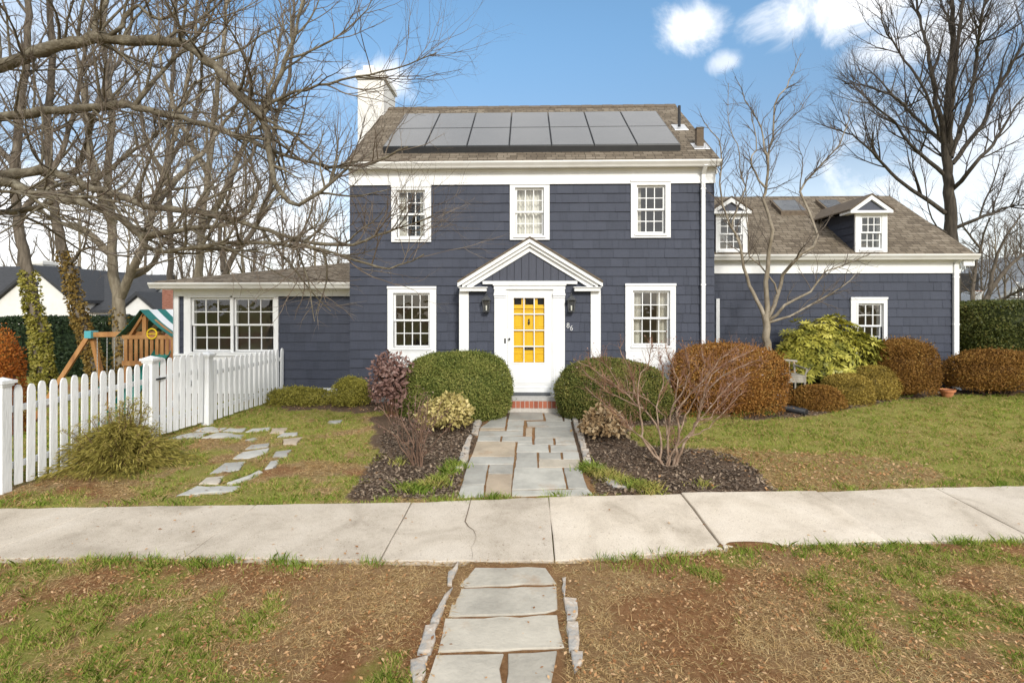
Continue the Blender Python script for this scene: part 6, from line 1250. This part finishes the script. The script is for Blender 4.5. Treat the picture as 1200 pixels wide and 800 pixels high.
def hoop():
    Y = 25; t = thing('basketball_hoop', 'basketball hoop with a black backboard past the garage corner', 'hoop', (X(1134, Y), Y + .4, float(ground_z(X(1134, Y), Y)))); a, b, c, d = X(1121, Y), X(1147, Y), Z(342, Y), Z(321, Y)
    mb = MB(); mb.box(a, b, Y, Y + .04, c, d); bd = mb.build('backboard', M['black_plastic'], t); mb = MB(); ring(mb, (a, b, c, d), (a + .03, b - .03, c + .03, d - .03), Y - .006, Y - .001); mb.build('border', M['lantern_metal'], bd)
    x = X(1137.5, Y); z = Z(341.5, Y); mb = MB(); mb.tube([(x + .23 * math.cos(s), Y - .35 + .23 * math.sin(s), z) for s in np.linspace(0, 6.283, 24)], .012, 6); mb.box(x - .08, x + .08, Y - .12, Y - .001, z - .03, z + .02); mb.build('rim', M['terracotta'], t)
    w = []
    for k in range(12):
        for s in (1, -1): w.append((np.array([(x + r * math.cos(6.283 * k / 12 + s * i * .26), Y - .35 + r * math.sin(6.283 * k / 12 + s * i * .26), z - .1 * i) for i, r in enumerate((.23, .19, .155, .14, .145))]), np.full(5, .011)))
    V, F = tube_arrays(w, 4); raw('net', V, F, M['net'], t)
    mb = MB(); xp = (a + b) / 2; mb.tube([(xp, Y + .6, 0.1), (xp, Y + .6, 2.6), (xp, Y + .06, c + .4)], .05, 8); mb.build('pole', M['black_metal'], t)
hoop()
def chair():
    Y = 10.62; k = lambda px, py, y: P(px, py, y); c = np.array((X(932, Y), Y, float(ground_z(X(932, Y), Y)))); yf, yb = c[1], c[1] + .42; t = thing('garden_chair', 'rustic grey branch wood chair beside the rhododendron', 'chair', c); z = c[2]; xl, xr = X(921, yf), X(944, yf); zs = Z(441, yf); zt = Z(423, yb)
    for x, y, top in ((xl + .02, yf, zs + .02), (xr - .02, yf, zs + .02), (xl - .02, yb, zt), (xr + .0, yb, zt)): mb = MB(); mb.tube([(x, y, z - .03), (x + .008, y, (z + top) / 2), (x - .005, y + (.03 if y > yf else 0), top)], .022, 7); mb.build('leg', M['old_wood'], t)
    mb = MB()
    for i in range(5): y = yf - .02 + .42 * i / 5; mb.box(xl - .01, xr + .01, y, y + .075, zs + .021, zs + .045)
    mb.build('seat', M['old_wood'], t); mb = MB(); mb.box(xl + .0, xr - .0, yf - .025, yf - .001, zs - .1, zs + .018); mb.build('apron', M['old_wood'], t)
    mb = MB(); mb.tube([(xl - .10, yb + .03, zt + .02), ((xl + xr) / 2, yb + .03, zt + .035), (xr + .06, yb + .03, zt + .01)], .026, 7)
    for f in (.3, .5, .72): x = xl + (xr - xl) * f; mb.tube([(x, yb + .0, zs + .03), (x + .01, yb + .03, zt)], .012, 6)
    mb.build('backrest', M['old_wood'], t)
    mb = MB(); mb.tube([(xr - .02, yf, zs), (xr + .03, yf, zs + .17), (xr + .01, yb, zs + .21)], .016, 6); mb.tube([(xl + .02, yf, zs), (xl - .02, yf, zs + .17), (xl - .02, yb, zs + .21)], .016, 6); mb.tube([(xr + .02, yf, zs + .1), (xr + .09, yf - .01, zs + .2)], .01, 5); mb.build('arm', M['old_wood'], t)
chair()
# drain pipe, tarp bundle, flower pot
p, q = G(912, 481), G(945, 487); mb = MB(); n = 60; pts_ = [p + (q - p) * i / n + (0, 0, .075 - .02 * i / n) for i in range(n + 1)]; mb.tube(pts_, np.array([.075 + .006 * (i % 2) for i in range(n + 1)]), 14); tag(mb.build('drain_pipe', M['black_plastic'], None, None), 'black corrugated drain pipe lying at the edge of the right lawn', 'pipe')
def tarp():
    c = G(911, 468); n = 14; V = []; F = []
    for j in range(n + 1):
        for i in range(n + 1):
            u, v = i / n * 2 - 1, j / n * 2 - 1; h = .30 * max(0, 1 - (abs(u) ** 3 + abs(v) ** 3)) ** .5 * (1 + .25 * math.sin(5 * u + 2 * v) + .2 * math.sin(9 * v - 4 * u)); V.append((c[0] + u * .22, c[1] + v * .18 + .0, c[2] - .02 + h))
    for j in range(n):
        for i in range(n): a = j * (n + 1) + i; F.append((a, a + 1, a + n + 2, a + n + 1))
    tag(raw('tarp_bundle', V, F, M['tarp']), 'crumpled pale grey plastic bundle beside the rustic chair', 'bundle')
tarp()
c = np.array((X(1110, 11.3), 11.3, float(ground_z(X(1110, 11.3), 11.3)))); pt = thing('flower_pot', 'terracotta flower pot on the ground below the garage downspout', 'pot', c)
mb = MB(); mb.lathe(c, [(.085, 0), (.125, .12), (.145, .12), (.15, .165), (.13, .165), (.12, .14)], 20); mb.build('pot', M['terracotta'], pt, smoothshade=False)
mb = MB(); mb.lathe(c, [(.12, .135), (.11, .145), (.001, .15)], 16); mb.build('soil', M['mulch_chip'], pt)

# ================================================================== GROUND COVER
def blades(name, x, y, h, wd, rnd, label, mat, lean=.5, z=None, dirx=None):
    n = len(x); z = ground_z(x, y) + .0 if z is None else z; a = RNG.random(n) * 6.283; b = RNG.random(n) * 6.283; ln = h * lean * (.3 + RNG.random(n))
    s = np.stack([np.cos(a), np.sin(a), np.zeros(n)], 1) * (wd / 2)[:, None]; d = np.stack([np.cos(b) * ln, np.sin(b) * ln, h], 1) if dirx is None else dirx
    p = np.stack([x, y, z - .01], 1); mid = p + d * np.array((.35, .35, .6)); V = np.stack([p - s, p + s, mid + s * .75, p + d, mid - s * .75], 1).reshape(-1, 3)
    F = (np.arange(n) * 5)[:, None] + np.arange(5); return tag(raw(name, V, F, mat, None, rnd), label, None, None, 'stuff')
def scatter(n, x0, x1, y0, y1): return RNG.uniform(x0, x1, n), RNG.uniform(y0, y1, n)
def lawn_grass(label, n, x0, x1, y0, y1, h0, h1, wd, straw_keep=.35, sel=None):
    x, y = scatter(n, x0, x1, y0, y1); mu, g, st = cover(x, y); edge = (fbm(x, y, .16, 21, 2) - .5) * .16
    ok = ~((y < sw_far(x) + .015 + np.abs(edge) * .0) & (y > sw_near(x) - .02))
    for p in (PATH_UP, PATH_LO, *STEP_POLYS): ok &= ~inside(p, x, y)
    ok &= ~((y > 10.95) & (x > -3.9) & (x < 4.2)) & ~((y > 11.4) & (x > -8) & (x < -3.7)) & ~((y > 12.2) & (x > 4)); ok &= mu < .5
    if sel is not None: ok &= sel(x, y)
    clump = smooth(.36, .66, fbm(x, y, .13, 22, 2)); u = RNG.random(n); green = ok & (u < g * (.26 + .70 * clump)); dry = ok & ~green & (RNG.random(n) < straw_keep * (.25 + .75 * st) * (.4 + clump))
    k = green | dry; x, y, gsel, clump, gk = x[k], y[k], green[k], clump[k], g[k]; m = len(x)
    h = RNG.uniform(h0, h1, m) * np.where(gsel, .55 + .75 * clump, .75); rnd = np.where(gsel, np.clip(.08 + .42 * RNG.random(m) + .18 * (fbm(x, y, .9, 23) - .5) * 2, 0, .53), np.clip(.70 + .30 * RNG.random(m), 0, 1)); rnd = np.where(gsel & (RNG.random(m) < .32), .60 + .2 * RNG.random(m), rnd)
    lean = np.where(gsel, 1.0, 2.2); b = RNG.random(m) * 6.283; ln = h * lean * (.3 + RNG.random(m)); hz = np.where(gsel, h, h * .45); d = np.stack([np.cos(b) * ln, np.sin(b) * ln, hz], 1)
    return blades('grass', x, y, h, np.full(m, wd) * (.7 + .6 * RNG.random(m)), rnd, label, M['grass_blade'], dirx=d)
lawn_grass('patchy grass and dry straw of the strip along the street', 420000, -4.6, 5.2, 3.0, 5.3, .022, .055, .0040, .35, lambda x, y: y < sw_near(x) - .01)
lawn_grass('grass of the left front lawn', 230000, -8.2, -.6, 5.6, 11.4, .025, .05, .0055, .75, lambda x, y: (y > sw_far(x)) & (x < -.5))
lawn_grass('grass of the right front lawn', 300000, .6, 12, 5.8, 12.2, .025, .055, .0055, .6, lambda x, y: (y > sw_far(x)) & (x > .6))
lawn_grass('grass of the side yard behind the fence', 45000, -14, -6, 6, 20, .04, .09, .012, .4)
def straw(label, n, x0, x1, y0, y1, ln0, ln1, wd, sel):
    x, y = scatter(n, x0, x1, y0, y1); mu, g, st = cover(x, y); pr = (.10 + .9 * st) * (1 - .75 * g) * (.25 + 1.2 * fbm(x, y, .22, 51, 3)); ok = sel(x, y) & (RNG.random(n) < pr) & (mu < .5)
    for p in (PATH_UP, PATH_LO, *STEP_POLYS): ok &= ~inside(p, x, y)
    x, y = x[ok], y[ok]; m = len(x); L = RNG.uniform(ln0, ln1, m); b = RNG.random(m) * 6.283; d = np.stack([np.cos(b) * L, np.sin(b) * L, L * RNG.uniform(.02, .3, m)], 1)
    blades('grass', x, y, L, np.full(m, wd) * (.6 + .8 * RNG.random(m)), np.clip(.72 + .28 * RNG.random(m), 0, 1), label, M['grass_blade'], dirx=d, z=ground_z(x, y) + .012)
straw('flattened dry straw over the street strip', 150000, -4.6, 5.2, 3.0, 5.3, .04, .10, .0035, lambda x, y: y < sw_near(x) - .03)
straw('flattened dry straw over the front lawns', 260000, -6.2, 9.0, 5.6, 10.8, .04, .10, .0045, lambda x, y: y > sw_far(x) + .03)
# ragged tufts that lean over the pavement edges
def edge_tufts():
    X_, Y_, H, Rn, Wd = [], [], [], [], []
    for i in range(150):
        x = RNG.uniform(-5.5, 6.5); far = RNG.random() < .45; y = (sw_far(x) + abs(RNG.normal()) * .05 + .03) if far else (sw_near(x) - abs(RNG.normal()) * .10 - .03)
        if inside(PATH_UP, x, y) or inside(PATH_LO, x, y) or (not far and -.95 < x < .7) or inside(BED_R, x, y) or inside(BED_L, x, y): continue
        n = RNG.integers(18, 70); s = RNG.uniform(.03, .09); X_.append(x + RNG.normal(size=n) * s * 1.4); Y_.append(y + RNG.normal(size=n) * s * .6); H.append(RNG.uniform(.04, .10, n)); Rn.append(np.clip(RNG.uniform(.1, .45) + RNG.normal(size=n) * .12, 0, .9)); Wd.append(np.full(n, .005))
    x, y = np.concatenate(X_), np.concatenate(Y_); blades('grass', x, y, np.concatenate(H), np.concatenate(Wd), np.concatenate(Rn), 'taller grass tufts along the sidewalk edges', M['grass_blade'], .8)
edge_tufts()
def corner_tufts():
    X_, Y_, H, Rn = [], [], [], []
    for pts_, n in (([(478, 575), (492, 578), (502, 572), (515, 566), (525, 556), (533, 548)], 260), ([(690, 550), (700, 556), (712, 560), (722, 565), (738, 570), (752, 574), (762, 576)], 300), ([(820, 488), (845, 484), (870, 486), (898, 486)], 160), ([(735, 570), (824, 570)], 60), ([(556, 476)], 20), ([(1030, 462), (1060, 466)], 60), ([(466, 545), (520, 572)], 60)):
        for p in pts_:
            c = G(*p); X_.append(c[0] + RNG.normal(size=n) * .07); Y_.append(c[1] + RNG.normal(size=n) * .05); H.append(RNG.uniform(.04, .14, n)); Rn.append(np.clip(RNG.uniform(.35, 1.0) + RNG.normal(size=n) * .2, 0, 1))
    x, y = np.concatenate(X_), np.concatenate(Y_); blades('foliage', x, y, np.concatenate(H), np.full(len(x), .012), np.concatenate(Rn), 'arching green and yellow tufts at the bed corners', M['sprout'], 1.0)
corner_tufts()
def litter(label, n, fx, size, mat, flat=.25, lift=.012):
    x, y = fx(n); ok = ~inside(PATH_UP, x, y); x, y = x[ok], y[ok]; n = len(x); pos = np.stack([x, y, ground_z(x, y) + lift + .02 * RNG.random(n)], 1); ax = np.stack([np.cos(a := RNG.random(n) * 6.283), np.sin(a), RNG.normal(size=n) * flat], 1); nr = rand_dirs(n) * flat + np.array((0, 0, 1.)); s = size * (.5 + RNG.random(n))
    tag(leaves('litter', mat, pos, ax, nr, s, s * .55, RNG.random(n)), label, None, None, 'stuff')
def f_strip(n):
    x, y = scatter(n * 3, -4.8, 5.2, 3.0, 5.0); k = (y < sw_near(x)) & (RNG.random(n * 3) < np.clip(1.6 * (fbm(x, y, .8, 31) - .32), 0, 1)) & ~(inside(PATH_LO, x, y) & (RNG.random(n * 3) < .9)); return x[k], y[k]
litter('dead leaves scattered over the strip along the street', 9000, f_strip, .026, M['litter'])
def f_yard(n):
    x, y = scatter(n * 3, -7, 9, 5.6, 12.0); mu, g, st = cover(x, y); pr = .05 + .8 * inside(STRAW_R, x, y) + .25 * (x < -5.2) + .16 * inside(BED_G, x, y) + .25 * inside(BED_W, x, y); k = (y > sw_far(x) + .02) & (RNG.random(n * 3) < pr) & ~((y > 10.9) & (x < 4.2)) & ~(y > 12.2); return x[k], y[k]
litter('dead leaves scattered over lawns and beds', 11000, f_yard, .042, M['litter'])
def f_walk(n):
    x, y = scatter(n, -5.5, 6, 4.4, 6.6); k = (y < sw_far(x) - .01) & (y > sw_near(x) + .01) & (RNG.random(n) < np.where(x < -1, 1, .25)); return x[k], y[k]
litter('few dry leaf scraps lying on the sidewalk', 190, f_walk, .032, M['litter'], .15, .014)
def f_mulch(n):
    xs, ys = [], []
    for p, x0, x1, y0, y1, m in ((BED_L, -2.4, -.5, 5.9, 10, n), (BED_R, .7, 3.6, 5.9, 10, n), (BED_G, 3.8, 11, 9, 12.3, n)):
        x, y = scatter(m, x0, x1, y0, y1); k = inside(p, x, y) & (y > sw_far(x) + .01); xs.append(x[k]); ys.append(y[k])
    return np.concatenate(xs), np.concatenate(ys)
litter('dark wood chips of the mulch beds', 16000, f_mulch, .045, M['mulch_chip'], .4)
